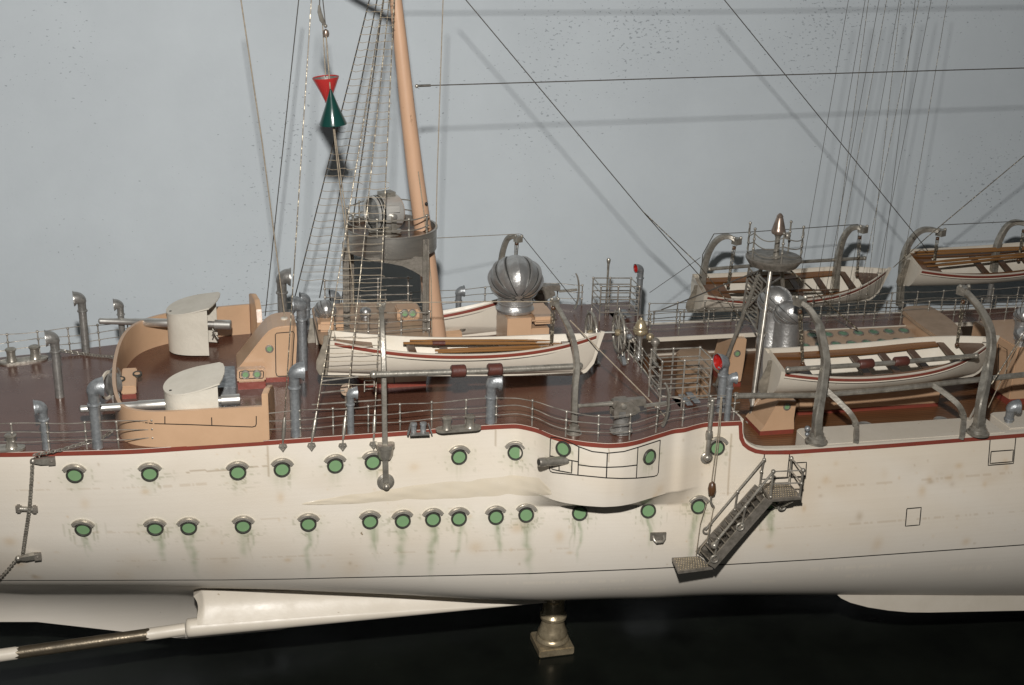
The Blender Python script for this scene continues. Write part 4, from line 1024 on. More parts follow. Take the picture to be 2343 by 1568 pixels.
# oars in the near gig
Rg = gig.rotation_euler.to_matrix(); inb = lambda t, q: t.location + t.rotation_euler.to_matrix() @ V(q)
gz = .0215
oar('upper oar in the near gig with a dark red leather collar', aty(c3(945, 268), .054), aty(c3(2080, 268), .056), .0014, collar=True, group='oars lashed in the near gig')
oar('oar lying behind the collared one in the near gig', aty(c3(990, 250), .060), aty(c3(2000, 247), .061), .0010, group='oars lashed in the near gig')
oar('lower oar in the near gig, closest to the red stripe', aty(c3(1160, 318), .046), aty(c3(2050, 282), .048), .0013, group='oars lashed in the near gig')
oar('middle oar in the near gig, crossing from low left to high right', aty(c3(1180, 330), .044), aty(c3(1900, 305), .045), .0010, group='oars lashed in the near gig')
for k, (y, lab) in enumerate(((-.010, 'front oar lying in the far oared cutter'), (-.003, 'second oar from the front in the far oared cutter'), (.012, 'rear oar along the far side of the far oared cutter'), (.017, 'rearmost dark oar at the far gunwale of the oared cutter'))):
    oar(lab, inb(f2, (-.088, y, .0275)), inb(f2, (.085, y*.4, .0300)), .0014, group='oars lashed in the far cutter')
oar('oar lying along the near side inside the far empty cutter', inb(f1, (-.08, -.006, .0245)), inb(f1, (.045, -.012, .0225)), .0018, m='darkwood')

# ------------------------------------------------------------------ davits, falls, spars
def LKY(p):
    P = atz(p, -.0256); return atz(p, -float(f_top(P.x))+.0018).y
def davit(label, pts, wpx, foot=True, head=True, falls=None, group='boat davits', w2=1.2, foot_r=2.5, up=(0, 1, 0)):
    P = [aty((p[0], p[1]), p[2]) for p in pts]; k = pm(P[0]); w = wpx/k
    S_ = smooth_path(P, 6); n_ = len(S_)
    t = thing('boat_davit', label, 'davit', P[0], group)
    sc = [1.1-.35*(i/(n_-1)) for i in range(n_)]
    h = w*w2; c_ = .28
    sec = [(h/2, w/2*(1-c_)), (h/2*(1-c_), w/2), (-h/2*(1-c_), w/2), (-h/2, w/2*(1-c_)), (-h/2, -w/2*(1-c_)), (-h/2*(1-c_), -w/2), (h/2*(1-c_), -w/2), (h/2, -w/2*(1-c_))]
    mb = MB(); mb.sweep(S_, sec, sc, up=up); mb.build('arm', MT['nickel'], t, sharp=30)
    if foot:
        r = w*foot_r/2; mb = MB(); mb.lathe(P[0]+V((0, 0, -.0004)), [(r*1.15, 0), (r*1.15, .0015), (r*.95, .002), (r*.9, .0045), (r*.75, .0052), (r*.7, .008)], n=20); mb.build('foot', MT['nickel'], t)
    if head:
        e = S_[-1]; mb = MB(); mb.box(e, (w*1.25, w*1.25, w*1.1), rz=.4); mb.ball(e+V((w*.7, 0, w*.55)), w*.3); mb.ball(e+V((-w*.5, 0, w*.6)), w*.28); mb.build('head_block', MT['nickel'], t, sharp=30)
    if falls:
        q = [aty((p[0], p[1]), p[2]) for p in falls]
        for i in range(3):
            dx = V(((i-1)*.0016, 0, 0)); mb = MB(); mb.tube(sag(q[0]+dx, q[1]+dx*.5, 0, 12), .00045, 6); mb.build('fall', MT['litwire'], t)
        for e_ in (q[1], q[0].lerp(q[1], .06)): mb = MB(); mb.ball(e_, .0019); mb.build('block', MT['darkwood'], t)
    return t
# near left: seen edge on, pivoted on the ship side
hl, hn = hit(c3(825, 1210)); yl = hl.y-.003
davit('flat straight davit crossing the shrouds, pivoted on the hull side below the deck edge', [(c3(826, 1212)[0], c3(0, 1212)[1], yl), (*c3(822, 1000), yl-.001), (*c3(818, 800), yl+.001), (*c3(812, 450), yl+.006), (*c3(803, 180), yl+.018), (*c3(796, 40), .034), (*c3(794, 20), .045)], 12, foot=False, head=True, w2=.8)
t = thing('davit_socket', 'round metal socket on the hull side holding the foot of the flat davit', 'socket', hl)
mb = MB(); mb.lathe(hl, [(.0066, -.001), (.0066, .0014), (.0048, .0022), (.0046, .0034), (.003, .0038)], hn, 22); mb.build('disc', MT['nickel'], t)
mb = MB(); mb.ball(hl+hn*.005+V((0, 0, -.002)), .0028, 12); mb.build('ball', MT['nickel'], t)
l2, n2 = hit(c3(820, 985)); mb = MB(); mb.lathe(l2+V((0, -.0022, -.004)), [(.0045, -.003), (.0058, 0), (.0064, .006), (.0072, .0062), (.0072, .009), (.0058, .0095)], (0, 0, 1), 18); mb.build('collar', MT['nickel'], t)
davit('curved davit by the bow of the near gig, foot on the sponson deck', [(*c4(822, 1556), -.020), (*c4(826, 1380), -.020), (*c4(832, 1200), -.018), (*c4(845, 1060), -.012), (*c4(828, 900), .0), (*c4(785, 770), .018), (*c4(725, 655), .036), (*c4(680, 575), .048)], 13, falls=((*c4(672, 600), .048), (*c4(655, 895), .049)), w2=1.3)
davit('thick davit at the stern of the near cutter, foot on the white locker', [(*c6(62, 1520), LKY(c6(62, 1520))), (*c6(72, 1350), LKY(c6(62, 1520))), (*c6(105, 1130), .006), (*c6(122, 985), .012), (*c6(95, 830), .022), (*c5(1070, 800), .032), (*c5(1010, 705), .042), (*c5(945, 650), .050)], 18, falls=((*c5(945, 700), .052), (*c5(965, 1075), .052)), w2=1.2)
davit('thick davit at the bow of the near cutter, right end of the white locker', [(*c6(1102, 1464), LKY(c6(1102, 1464))), (*c6(1125, 1270), LKY(c6(1102, 1464))), (*c6(1165, 1060), .006), (*c6(1190, 920), .010), (*c6(1180, 790), .020), (*c6(1120, 665), .032), (*c6(1055, 585), .042), (*c6(1010, 545), .050)], 18, falls=((*c6(1010, 600), .052), (*c6(968, 895), .052)), w2=1.2)
davit('far davit at the stern of the far empty cutter', [(*c5(270, 640), .287), (*c5(285, 480), .287), (*c5(305, 370), .286), (*c5(345, 275), .284), (*c5(400, 220), .280), (*c5(460, 208), .276), (*c5(515, 240), .272)], 13, falls=((*c5(500, 270), .272), (*c5(455, 540), .272)), foot=False)
davit('far davit at the bow of the far empty cutter', [(*c5(1185, 640), .287), (*c5(1195, 450), .287), (*c5(1212, 330), .286), (*c5(1240, 225), .284), (*c5(1285, 160), .280), (*c5(1330, 145), .276), (*c5(1375, 160), .272)], 13, falls=((*c5(1355, 200), .272), (*c5(1335, 470), .272)), foot=False)
davit('far davit at the stern of the far oared cutter', [(*c6(600, 640), .287), (*c6(612, 450), .287), (*c6(630, 310), .286), (*c6(680, 210), .284), (*c6(740, 158), .280), (*c6(810, 152), .276), (*c6(865, 172), .272)], 13, falls=((*c6(845, 200), .272), (*c6(820, 365), .272)), foot=False)
davit('far davit beyond the oared cutter at the right frame edge', [(*c6(1205, 420), .287), (*c6(1225, 270), .287), (*c6(1260, 180), .286), (*c6(1300, 125), .284), (*c6(1350, 105), .280), (*c6(1410, 115), .276), (*c6(1450, 140), .272)], 13, foot=False, falls=((*c6(1400, 150), .272), (*c6(1365, 345), .272)))
davit('far davit behind the big ball cowl', [(*c4(270, 420), .262), (*c4(285, 270), .262), (*c4(300, 185), .261), (*c4(330, 110), .258), (*c4(370, 90), .254), (*c4(410, 108), .250)], 12, foot=False, falls=((*c4(400, 130), .25), (*c4(390, 300), .25)))
# head ropes between davits
def wire(label, pts, r=.0004, m='darkwire', d=0, name='rigging_line', cat='rigging line', group=None):
    P = [aty((p[0], p[1]), p[2]) for p in pts]
    q = []
    for a_, b_ in zip(P[:-1], P[1:]): q += sag(a_, b_, d, 10 if d else 3)
    mb = MB(); mb.tube(q, r, 6); o = mb.build(name, MT[m], None, org=P[0]); tag(o, label, cat, group); return o
def spar(label, pts, r, fend=(), cat='spar'):
    P = [aty((p[0], p[1]), p[2]) for p in pts]
    t = thing('fender_spar', label, cat, P[0]); mb = MB(); mb.tube(P, r, 12); mb.ball(P[0], r*1.3); mb.ball(P[-1], r*1.3); mb.build('pole', MT['nickel'], t)
    for (f, hw) in fend:
        c = aty(f, P[0].y*.5+P[-1].y*.5); u = (P[-1]-P[0]).normalized()
        # onto the pole line
        s = (c-P[0]).dot(u); c = P[0]+u*s
        mb = MB(); mb.tube([c-u*hw, c-u*hw*.85, c+u*hw*.85, c+u*hw], [r*1.7, r*2.0, r*2.0, r*1.7], 16); mb.build('fender', MT['rubber'], t)
    return t
spar('silver spar along the side of the near gig with two red leather fenders', [(*c3(745, 481), .0), (*c3(1450, 459), .004), (*c3(2145, 424), .004)], .0024, ((c3(1320, 461), .0055), (c3(1570, 452), .0055)))
spar('dark spar across the near cutter with two red brown fenders', [(*c5(865, 1114), .018), (*c6(500, 1015), .018), (*c6(1092, 965), .018)], .0020, ((c6(382, 1022), .0062), (c6(608, 1008), .0062)))
spar('long horizontal spar below the near cutter on curved iron arms', [(*c5(512, 1294), .022), (*c5(1060, 1290), .022), (*c6(500, 1185), .022), (*c6(850, 1148), .022), (*c6(1450, 1082), .022)], .0024)
spar('spar between the far davits of the empty cutter', [(*c5(330, 430), .29), (*c5(960, 380), .29), (*c5(1385, 355), .29)], .0018)
def arm(label, pts, wpx):
    P = [aty((p[0], p[1]), p[2]) for p in pts]; w = wpx/pm(P[0]); mb = MB(); mb.bar(smooth_path(P, 6), w, w*.9, up=(0, 1, .2)); o = mb.build('cradle_arm', MT['nickel'], None, org=P[-1], sharp=30); tag(o, label, 'support arm', 'curved iron arms under the spar')
arm('curved iron arm on the white locker right of the stern davit', [(*c6(130, 1185), .022), (*c6(215, 1265), .014), (*c6(285, 1340), .008), (*c6(318, 1415), .006), (*c6(316, 1530), LKY(c6(316, 1530)))], 12)
arm('curved iron arm on the white locker just left of the bow davit', [(*c6(810, 1148), .022), (*c6(905, 1215), .014), (*c6(980, 1285), .008), (*c6(1010, 1365), .006), (*c6(1000, 1490), LKY(c6(1000, 1490)))], 12)

# ------------------------------------------------------------------ light guns on the sponsons
def light_gun():
    t = thing('light_gun', 'x', 'gun', (0, 0, 0)); az = .0235
    mb = MB(); mb.lathe((0, 0, 0), [(.0088, 0), (.0088, .0014), (.0068, .003), (.0062, .009), (.0060, .0125), (.0068, .013), (.0068, .0145), (.003, .015)], n=22); mb.build('pedestal', MT['galvd'], t, local=True)
    mb = MB(); mb.prism([V((x, -.0055, z)) for x, z in ((-.008, .0135), (-.0085, .020), (-.005, az+.003), (.004, az+.003), (.012, .0205), (.0125, .0175), (.006, .0140))], (0, .0018, 0)); mb.prism([V((x, .0037, z)) for x, z in ((-.008, .0135), (-.0085, .020), (-.005, az+.003), (.004, az+.003), (.012, .0205), (.0125, .0175), (.006, .0140))], (0, .0018, 0)); mb.box((-.001, 0, .0150), (.013, .009, .003)); mb.build('cradle', MT['grate'], t, local=True, smooth=False)
    mb = MB(); mb.box((.0045, 0, az+.0002), (.026, .0066, .0056)); mb.build('receiver', MT['grate'], t, local=True, smooth=False, bevel=.0005)
    mb = MB(); mb.lathe((-.008, 0, az), [(.0019, 0), (.0016, .010), (.0013, .024), (.0016, .0245), (.0016, .0265), (.0008, .027)], (-1, 0, 0), 14); mb.build('barrel', MT['nickel'], t, local=True)
    mb = MB(); mb.bar([V((.0165, -.002, az-.003)), V((.034, -.003, az-.0015))], .0018, .0022)
    arc = [V((.030+.0055*cos(a), -.003, az-.003+.0185*sin(a))) for a in lin(-1.25, 1.25, 14)]
    mb.bar(arc, .0026, .0014, up=(1, 0, 0)); mb.build('shoulder_rest', MT['nickel'], t, local=True)
    mb = MB(); mb.lathe((-.001, -.0056, az-.0005), [(.0022, 0), (.0022, .0012), (.001, .0016)], (0, -1, 0), 14); mb.build('trunnion', MT['nickel'], t, local=True)
    mb = MB(); mb.box((-.002, -.0062, .0165), (.0050, .0008, .0045)); mb.build('side_plate', MT['galvd'], t, local=True, smooth=False)
    return t
lg1 = light_gun(); p = atz(c4(1180, 1548), 0); lg1.location = (p.x, p.y+.003, .0003); lg1.rotation_euler.z = radians(2)
tag(lg1, 'small light gun with shoulder arc on the near sponson, behind the rail', group='light guns with shoulder rests')
lg2 = copy_tree(lg1); p = aty(c4(585, 470), .262); lg2.location = (p.x, .262, .0003); lg2.rotation_euler.z = radians(-4); lg2['label'] = 'light gun with shoulder arc at the far rail, peeking out behind the big ball cowl'

# ------------------------------------------------------------------ steering wheel, binnacles
wc = aty(c4(1157, 800), .122); rw = 150/3.2405/pm(wc)
sw = thing('steering_wheel', 'double spoked steering wheel on a shaft and stand beside the bow of the near gig', 'steering wheel', (wc.x, wc.y, 0))
def wheel(c, r):
    mb = MB(); mb.tube([c+V((0, r*cos(a), r*sin(a))) for a in lin(0, 2*pi, 37)[:-1]], [r*.075]*36, 8, closed=True, up=(1, 0, 0)); mb.tube([c+V((.0005, r*.42*cos(a), r*.42*sin(a))) for a in lin(0, 2*pi, 25)[:-1]], [r*.04]*24, 6, closed=True, up=(1, 0, 0)); o = mb.build('wheel', MT['nickel'], sw)
    for i in range(10):
        a = 2*pi*i/10+.2; d = V((0, cos(a), sin(a))); mb = MB(); mb.tube([c+d*r*.1, c+d*r*.5, c+d*r*.9, c+d*r*1.0, c+d*r*1.18, c+d*r*1.25], [r*.035, r*.055, r*.035, r*.03, r*.05, r*.02], 8); mb.build('spoke', MT['nickel'], o)
    mb = MB(); mb.lathe(c+V((-.003, 0, 0)), [(.001, -.001), (r*.16, 0), (r*.18, .003), (r*.16, .006), (.001, .007)], (1, 0, 0), 16, cap=False); mb.build('hub', MT['brass'], o)
wheel(wc, rw); c2_ = aty(c4(965, 755), .124); c2_ = V((wc.x-.024, .124, wc.z)); wheel(c2_, rw)
mb = MB(); mb.tube([c2_, wc+V((.008, 0, 0))], .0011, 10); mb.build('shaft', MT['steel'], sw)
for xx in (wc.x-.020, wc.x+.005):
    mb = MB(); mb.bar([V((xx, wc.y, 0)), V((xx, wc.y, wc.z*.45)), V((xx, wc.y, wc.z+.001))], .0055, .0022, up=(1, 0, 0), scale=[1.3, .8, .7]); mb.box((xx, wc.y, .0008), (.006, .014, .0016)); mb.build('stand', MT['nickel'], sw, sharp=30)
mb = MB(); mb.bar([V((wc.x+.003, wc.y-.012, .001)), V((wc.x+.003, wc.y-.002, wc.z*.35))], .003, .002); mb.build('stay', MT['galv'], sw)
def px_lathe(label, base, prof, z=0, cat='binnacle', name='binnacle', mats=None, extra=None):
    B = atz(base, z); t = thing(name, label, cat, B)
    for pn, mm, pr in prof:
        k = pm(B)*3.2405
        pr2 = [(max(.00005, r/k), max(0, (base[1]*3.2405-514.1*3.2405-y))/k*1.06) for r, y in pr]
        mb = MB(); mb.lathe(B, pr2, n=24, cap=False); mb.build(pn, MT[mm], t)
    return t, B
bn, B = px_lathe('brass headed binnacle on a slim column right of the double steering wheel', c4(1303, 996), [
    ('column', 'steel', [(36, 996), (36, 988), (26, 980), (21, 970), (19, 900), (19, 840), (24, 832), (30, 818)]),
    ('bowl', 'brass', [(30, 820), (48, 808), (55, 795), (55, 780), (50, 772), (53, 765), (46, 760)]),
    ('hood', 'brass', [(46, 762), (42, 745), (28, 715), (14, 705), (14, 698), (8, 690), (0, 686)])])
mb = MB(); mb.ball(B+V((.0062, -.0085, 195/(pm(B)*3.24))), .0036, 14); mb.build('compass_ball', MT['brass'], bn)
px_lathe('plain pedestal telegraph with flat cap by the deck break rail', c4(1415, 1040), [
    ('column', 'nickel', [(34, 1040), (34, 1030), (24, 1022), (19, 1010), (17, 940), (17, 900), (24, 895), (24, 885)]),
    ('cap', 'grate', [(24, 886), (33, 880), (33, 862), (26, 850), (10, 840), (0, 838)])], name='telegraph_pedestal', cat='pedestal')
t, B = px_lathe('thin stem with small toothed head just right of the big wheel', c4(1226, 998), [
    ('stem', 'nickel', [(16, 998), (15, 992), (7, 985), (6, 900), (6, 850), (14, 845)]), ('head', 'galv', [(14, 848), (22, 840), (26, 828), (18, 818), (0, 816)])], name='stem_fitting', cat='deck fitting')
px_lathe('thin post with knob just inside the far pipe cage', c4(1060, 640), [('post', 'nickel', [(10, 640), (8, 560), (7, 420), (9, 300), (14, 280), (16, 268), (10, 258), (0, 256)])], name='signal_post', cat='post')

# ------------------------------------------------------------------ pipe cages over the ladders
def cage(label, A, B_, dY, H, tilt=.0):
    t = thing('pipe_cage', label, 'pipe cage', (A+B_)/2, 'pipe cages over the ladderways')
    u = B_-A; cs = [A, B_, B_+V((.0, dY, 0)), A+V((.0, dY, 0))]
    for c in cs+[A.lerp(B_, .45), A.lerp(B_, .45)+V((0, dY, 0))]:
        mb = MB(); mb.tube([c, c+V((0, 0, H))], .00075, 7); mb.ball(c+V((0, 0, H)), .0013); mb.build('post', MT['rail'], t)
    for f in (.25, .44, .63, .82, 1.0):
        h = V((0, 0, H*f)); mb = MB(); mb.tube([cs[3]+h, cs[0]+h, cs[1]+h, cs[2]+h], .0006, 6); mb.build('bar', MT['rail'], t)
        mb = MB(); mb.tube([cs[3]+h, cs[2]+h], .0006, 6); mb.build('bar', MT['rail'], t)
    mb = MB()
    for i in range(5): mb.box(A.lerp(B_, .2+.15*i)+V((0, dY*.5, -.004+.0018*i)), (.005, abs(dY)*.8, .0008))
    mb.build('ladder_step', MT['galv'], t, smooth=False)
    return t
Hc = .0405
A = atz(c4(1455, 1372), 0); B_ = atz(c4(1818, 1352), 0); cage('near pipe cage of horizontal bars at the deck break beside the red mouthed ventilator', A, B_, .027, Hc)
A = atz(c4(948, 640), 0); B_ = atz(c4(1268, 690), 0); B_ = V((A.x+.036, A.y-.005, 0)); cage('far pipe cage at the far rail with the red mouthed ventilator beside it', A+V((0, -.03, 0)), B_+V((0, -.03, 0)), .027, .034)

# ------------------------------------------------------------------ railings
def railing(label, path, stx, h, nw=3, r=.00037, group='wire railings', ends=True, m='rail', wob=.0006, ptop=None):
    """path: list of 3D points (deck level); stx: arc positions 0..1 or list of indexes by x"""
    P = [V(p) for p in path]
    t = thing('railing', label, 'railing', P[len(P)//2], group)
    cum = [0]
    for a, b in zip(P[:-1], P[1:]): cum.append(cum[-1]+(b-a).length)
    def at(s):
        for i in range(len(P)-1):
            if s <= cum[i+1] or i == len(P)-2:
                f = (s-cum[i])/max(1e-9, cum[i+1]-cum[i]); return P[i].lerp(P[i+1], f)
    fr = [(k+1)/nw for k in range(nw)]
    for k, f in enumerate(fr):
        ph = random.uniform(0, 6)
        N_ = max(12, int(cum[-1]/.004)); mb = MB()
        mb.tube([at(cum[-1]*i/N_)+V((0, 0, h*f*.97+wob*sin(cum[-1]*i/N_*95+ph))) for i in range(N_+1)], r, 6); mb.build('rail_wire', MT[m], t)
    for s in stx:
        c = at(s*cum[-1]) if s <= 1 else at(cum[-1])
        lean = V((random.uniform(-.0004, .0004), random.uniform(-.0003, .0003), 0))
        mb = MB(); mb.tube([c, c+lean*.5+V((0, 0, h*.5)), c+lean+V((0, 0, h))], .00058, 7)
        for f in fr: mb.ball(c+lean*f+V((0, 0, h*f*.97)), .00125)
        mb.build('stanchion', MT[m], t)
    return t
HR = .0212
def nearp(x): return V((x, hy(x, 0)+.0028, 0))
def fracs(path, bases):
    P = [V(p) for p in path]; cum = [0]
    for a, b in zip(P[:-1], P[1:]): cum.append(cum[-1]+(b-a).length)
    out = []
    for q in bases:
        best = min(range(len(P)), key=lambda i: abs(P[i].x-q)); out.append(cum[best]/cum[-1])
    return out
xe = atz(c1(1165, 1490), 0).x
pa = [nearp(x) for x in arr(-.46, xe, .002)]; pa[-5:] = [p for p in pa[-5:]]
railing('near wire railing from the left frame edge to the breastwork wall', pa, fracs(pa, [atz(c1(x, y), 0).x for x, y in ((-140, 1505), (106, 1500), (352, 1490), (630, 1490), (885, 1490), (1128, 1485))]), HR)
xb0 = atz(c1(1972, 1470), 0).x
pb_ = [nearp(x) for x in arr(xb0, XS-.001, .002)]
railing('longest near wire railing, following the bulging deck edge amidships', pb_, fracs(pb_, [atz(p, 0).x for p in (b2(80, 240), b2(303, 205), b2(540, 195), b2(762, 190), b2(985, 180), b2(1210, 165), b2(1427, 155), b2(1650, 135), b2(1868, 180), b2(2080, 200), b2(2300, 205), c4(1435, 1550), c4(1605, 1480), c4(1850, 1482), D(1691, 974))]), HR)
def farp(x): return V((x, float(f_far(x))-.0025, 0))
pc = [farp(x) for x in arr(-.45, -.305, .003)]
pc = [farp(x) for x in arr(-.46, -.292, .003)]
railing('far wire railing at left against the pale wall', pc, fracs(pc, [aty(c1(x, 740), .2).x for x in (-180, 45, 275, 505, 733, 950)]), HR)
pd_ = [farp(x) for x in arr(-.182, .132, .003)]
railing('far wire railing behind mast and big ball cowl', pd_, [i/13 for i in range(14)], HR)
pe = [V((x, .1785, 0)) for x in arr(.140, .70, .004)]
railing('near wire railing of the raised gangway at right', pe, [i/20 for i in range(21)], .0225, m='nickel')
pf = [V((x, .2075, 0)) for x in arr(.176, .70, .004)]
railing('far wire railing of the raised gangway at right', pf, [i/19 for i in range(20)], .0225, m='nickel')
pg = [V((.1355, .172, 0)), V((.134, .12, 0)), V((.132, .09, 0)), V((.131, .06, 0)), V((.1315, .043, 0))]
railing('wire railing along the deck break behind the binnacle', pg, [.02, .22, .42, .62, .80, 1], .0225, m='nickel', nw=4)
pr_ = [V((x, yn-.004, ZR)) for x in arr(xrl+.012, xrr-.002, .003)]
railing('short wire railing along the near edge of the deckhouse roof', pr_, [0, .35, .7, 1], .0225, nw=3)
pr_ = [V((x, yf_, ZR)) for x in arr(xrl+.012, xrr-.002, .003)]
railing('short wire railing along the far edge of the deckhouse roof under the drum', pr_, [0, .3, .6, .95], .0225, nw=3)
ph_ = [V((x, .2605, -FT)) for x in arr(.20, .70, .004)]
railing('wire railing on the far white bulwark at right', ph_, [i/16 for i in range(17)], .013, nw=2, m='nickel')
# ------------------------------------------------------------------ lookout tower
tc_ = aty(c5(768, 350), .137); ZL = -.05
tw = thing('lookout_tower', 'four legged lookout tower with round railed platform and copper headed binnacle on the wooden deck', 'tower', (tc_.x, tc_.y, ZL))
rt_ = 94/2.9797*2/pm(tc_); rt_ = 192/2.9797/pm(tc_); zt_ = tc_.z
mb = MB(); mb.lathe((tc_.x, tc_.y, zt_), [(.0001, -.0075), (rt_*.84, -.0068), (rt_*.97, -.0022), (rt_, -.0008), (rt_, .0004), (rt_*.97, .0010), (.0001, .0010)], n=44, cap=False); mb.build('platform', MT['grate'], tw)
legs = [((700, 450), (430, 1085), .150, .17), ((748, 432), (605, 1478), .125, .088), ((806, 442), (846, 760), .150, .172), ((790, 440), (900, 1250), .128, .10)]
def leg(p0, p1, y0, y1, zb=ZL):
    a = aty(c5(*p0), y0); b = aty(c5(*p1), y1); return a, b
LG = []
for p0, p1, y0, y1 in legs[:3]:
    a, b = leg(p0, p1, y0, y1); a.z = zt_-.004
    u = (b-a); b = a+u*((ZL-a.z)/u.z) if b.z > ZL+.004 else b
    LG.append((a, b)); mb = MB(); mb.tube([a, a.lerp(b, .5), b], [.0019, .0019, .0021], 12); mb.lathe(b, [(.004, 0), (.004, .0012), (.0025, .0018)], n=14); mb.build('leg', MT['rail' if p0 == (748, 432) else 'nickel'], tw)
for i, j, f, g in ((0, 1, .40, .46), (1, 2, .12, .16), (0, 1, .13, .12), (1, 2, .47, .40), (0, 2, .42, .42), (0, 1, .40, .12)):
    mb = MB(); mb.tube([LG[i][0].lerp(LG[i][1], f), LG[j][0].lerp(LG[j][1], g)], .00085, 7); mb.build('brace', MT['nickel'], tw)
for q in ((605, 395), (752, 355), (945, 345), (655, 300)):
    pass
for k, zz in enumerate((.0085, .0165, .0245)):
    st_ = [radians(a) for a in (145, 195, 262, 348)]; pts_ = []
    for a0, a1 in zip(st_[:-1], st_[1:]):
        for i in range(12):
            f = i/12; a = a0+(a1-a0)*f; pts_.append(V((tc_.x+rt_*.96*cos(a), tc_.y+rt_*.96*sin(a), zt_+zz-.0030*sin(pi*f)*(1+.25*k))))
    pts_.append(V((tc_.x+rt_*.96*cos(st_[-1]), tc_.y+rt_*.96*sin(st_[-1]), zt_+zz)))
    mb = MB(); mb.tube(pts_, .0005, 6); mb.build('guard_rail', MT['nickel'], tw)
for dg_ in (-12, 35, 145, 195, 262):
    a = radians(dg_); c = V((tc_.x+rt_*.95*cos(a), tc_.y+rt_*.95*sin(a), zt_)); mb = MB(); mb.tube([c, c+V((0, 0, .028))], .0008, 7)
    for zz in (.0105, .019, .028): mb.ball(c+V((0, 0, zz)), .0014)
    mb.build('stanchion', MT['nickel'], tw)
# ladder up to the platform
La = [aty(c5(602, 400), .150), aty(c5(548, 770), .165)]; Lb = [aty(c5(692, 505), .150), aty(c5(648, 835), .165)]
lad = thing('tower_ladder', 'steep narrow ladder leaning on the lookout tower below its platform', 'ladder', La[1])
for s in (La, Lb): mb = MB(); mb.tube(s, .0010, 7); mb.build('rail', MT['nickel'], lad)
for i in range(12): mb = MB(); mb.tube([La[0].lerp(La[1], .06+i*.08), Lb[0].lerp(Lb[1], .06+i*.08)], .0008, 6); mb.build('rung', MT['nickel'], lad)
# binnacle on top
bk = 1/2.9797/pm(tc_); o = V((tc_.x+.001, tc_.y-.002, zt_+.001))
tb = thing('binnacle', 'copper headed binnacle on the round platform of the lookout tower', 'binnacle', o)
mb = MB(); mb.lathe(o, [(r*bk, h*bk*1.04) for r, h in ((34, 0), (34, 6), (22, 10), (18, 60), (17, 130), (22, 140), (28, 150))], n=20, cap=False); mb.build('column', MT['nickel'], tb)
mb = MB(); mb.lathe(o, [(r*bk, h*bk*1.04) for r, h in ((28, 150), (44, 158), (50, 172), (47, 184), (43, 194), (41, 204), (24, 262), (20, 268), (24, 272), (16, 284), (8, 292), (0, 294))], n=24, cap=False); mb.build('hood', MT['copper'], tb)
mb = MB(); mb.ball(o+V((.0050, -.0080, 165*bk)), .0031, 14); mb.build('compass_ball', MT['nickel'], tb)

# ------------------------------------------------------------------ right half: casing, skylights, hoods, cowls
cs = thing('engine_casing', 'long buff casing with red foot band on the wooden deck behind the near cutter', 'deckhouse', (.45, .13, ZL))
yc0, yc1 = .0955, .168; xc0 = atz(c5(915, 1440), ZL).x+.004
xcut = atz(c6(835, 1280), ZL).x
mb = MB(); mb.box(((xc0+xcut)/2, (yc0+yc1)/2, (ZL+.0032-.008)/2), (xcut-xc0, yc1-yc0, -.008-ZL-.0032)); mb.build('casing', MT['tan'], cs, smooth=False, bevel=.0008)
mb = MB(); mb.box(((xc0+xcut)/2, (yc0+yc1)/2, ZL+.0015), (xcut-xc0-.0006, yc1-yc0-.0006, .0030)); mb.build('plinth', MT['red'], cs, smooth=False)
face_line('', [aty(c5(x, y), yc0) for x, y in ((938, 1338), (938, 1385), (1032, 1381), (1034, 1338))], cs, (0, -1, 0)).build('hatch_outline', MT['ink'], cs, smooth=False)
# block at the right frame edge
ab = thing('deckhouse', 'buff deckhouse corner with black outlined door at the right frame edge', 'deckhouse', (.50, .09, ZL))
A = aty(c6(1235, 1150), .088); xr0 = atz(c6(1345, 1270), ZL).x-.01
mb = MB(); mb.box((xr0+.09, .125, (ZL+.004)/2+.001), (.18, .075, -ZL+.006)); mb.build('casing', MT['tan'], ab, smooth=False, bevel=.001)
mb = MB(); mb.box((xr0+.09, .125, ZL+.003), (.1805, .0755, .006)); mb.build('plinth', MT['red'], ab, smooth=False)
face_line('', [aty(c6(x, y), .0875) for x, y in ((1232, 1075), (1235, 890), (1290, 925), (1288, 1080))], ab, (0, -1, 0)).build('door_outline', MT['ink'], ab, smooth=False)
# skylight on the casing
def skylight(label, c0, c1__, z, rowsN):
    A = atz(c0, z); B_ = atz(c1__, z); t = thing('engine_skylight', label, 'skylight', (A+B_)/2)
    L = B_.x-A.x; y0 = A.y-.008
    mb = MB(); mb.prism([V((A.x, y0, -.0078)), V((A.x, y0, z-.002)), V((A.x, y0+.018, z+.001)), V((A.x, y0+.036, z+.004)), V((A.x, y0+.036, -.0078))], (L, 0, 0)); mb.build('casing', MT['tand'], t, smooth=False, bevel=.0006)
    n = V((0, -.003, .018)).normalized(); n2_ = V((0, -.003, .018)).normalized()
    for i in range(rowsN):
        x = A.x+L*(i+.5)/rowsN
        for yy, nn, dz_ in ((y0+.009, n, -.0002), (y0+.027, n2_, .0028)):
            cc = V((x, yy, z+dz_)); mb = MB(); mb.lathe(cc, [(.0036, 0), (.0038, .0007), (.0050, .0006), (.0053, -.0008)], nn, 18, cap=False); o = mb.build('porthole', MT['grate'], t)
            mb = MB(); mb.lathe(cc, [(.0001, .0004), (.0038, .0003)], nn, 16, cap=False); mb.build('glass', MT['pgreen'], o)
skylight('low engine skylight with two rows of green round lights behind the near cutter', c6(-60, 905), c6(745, 868), .0005, 8)
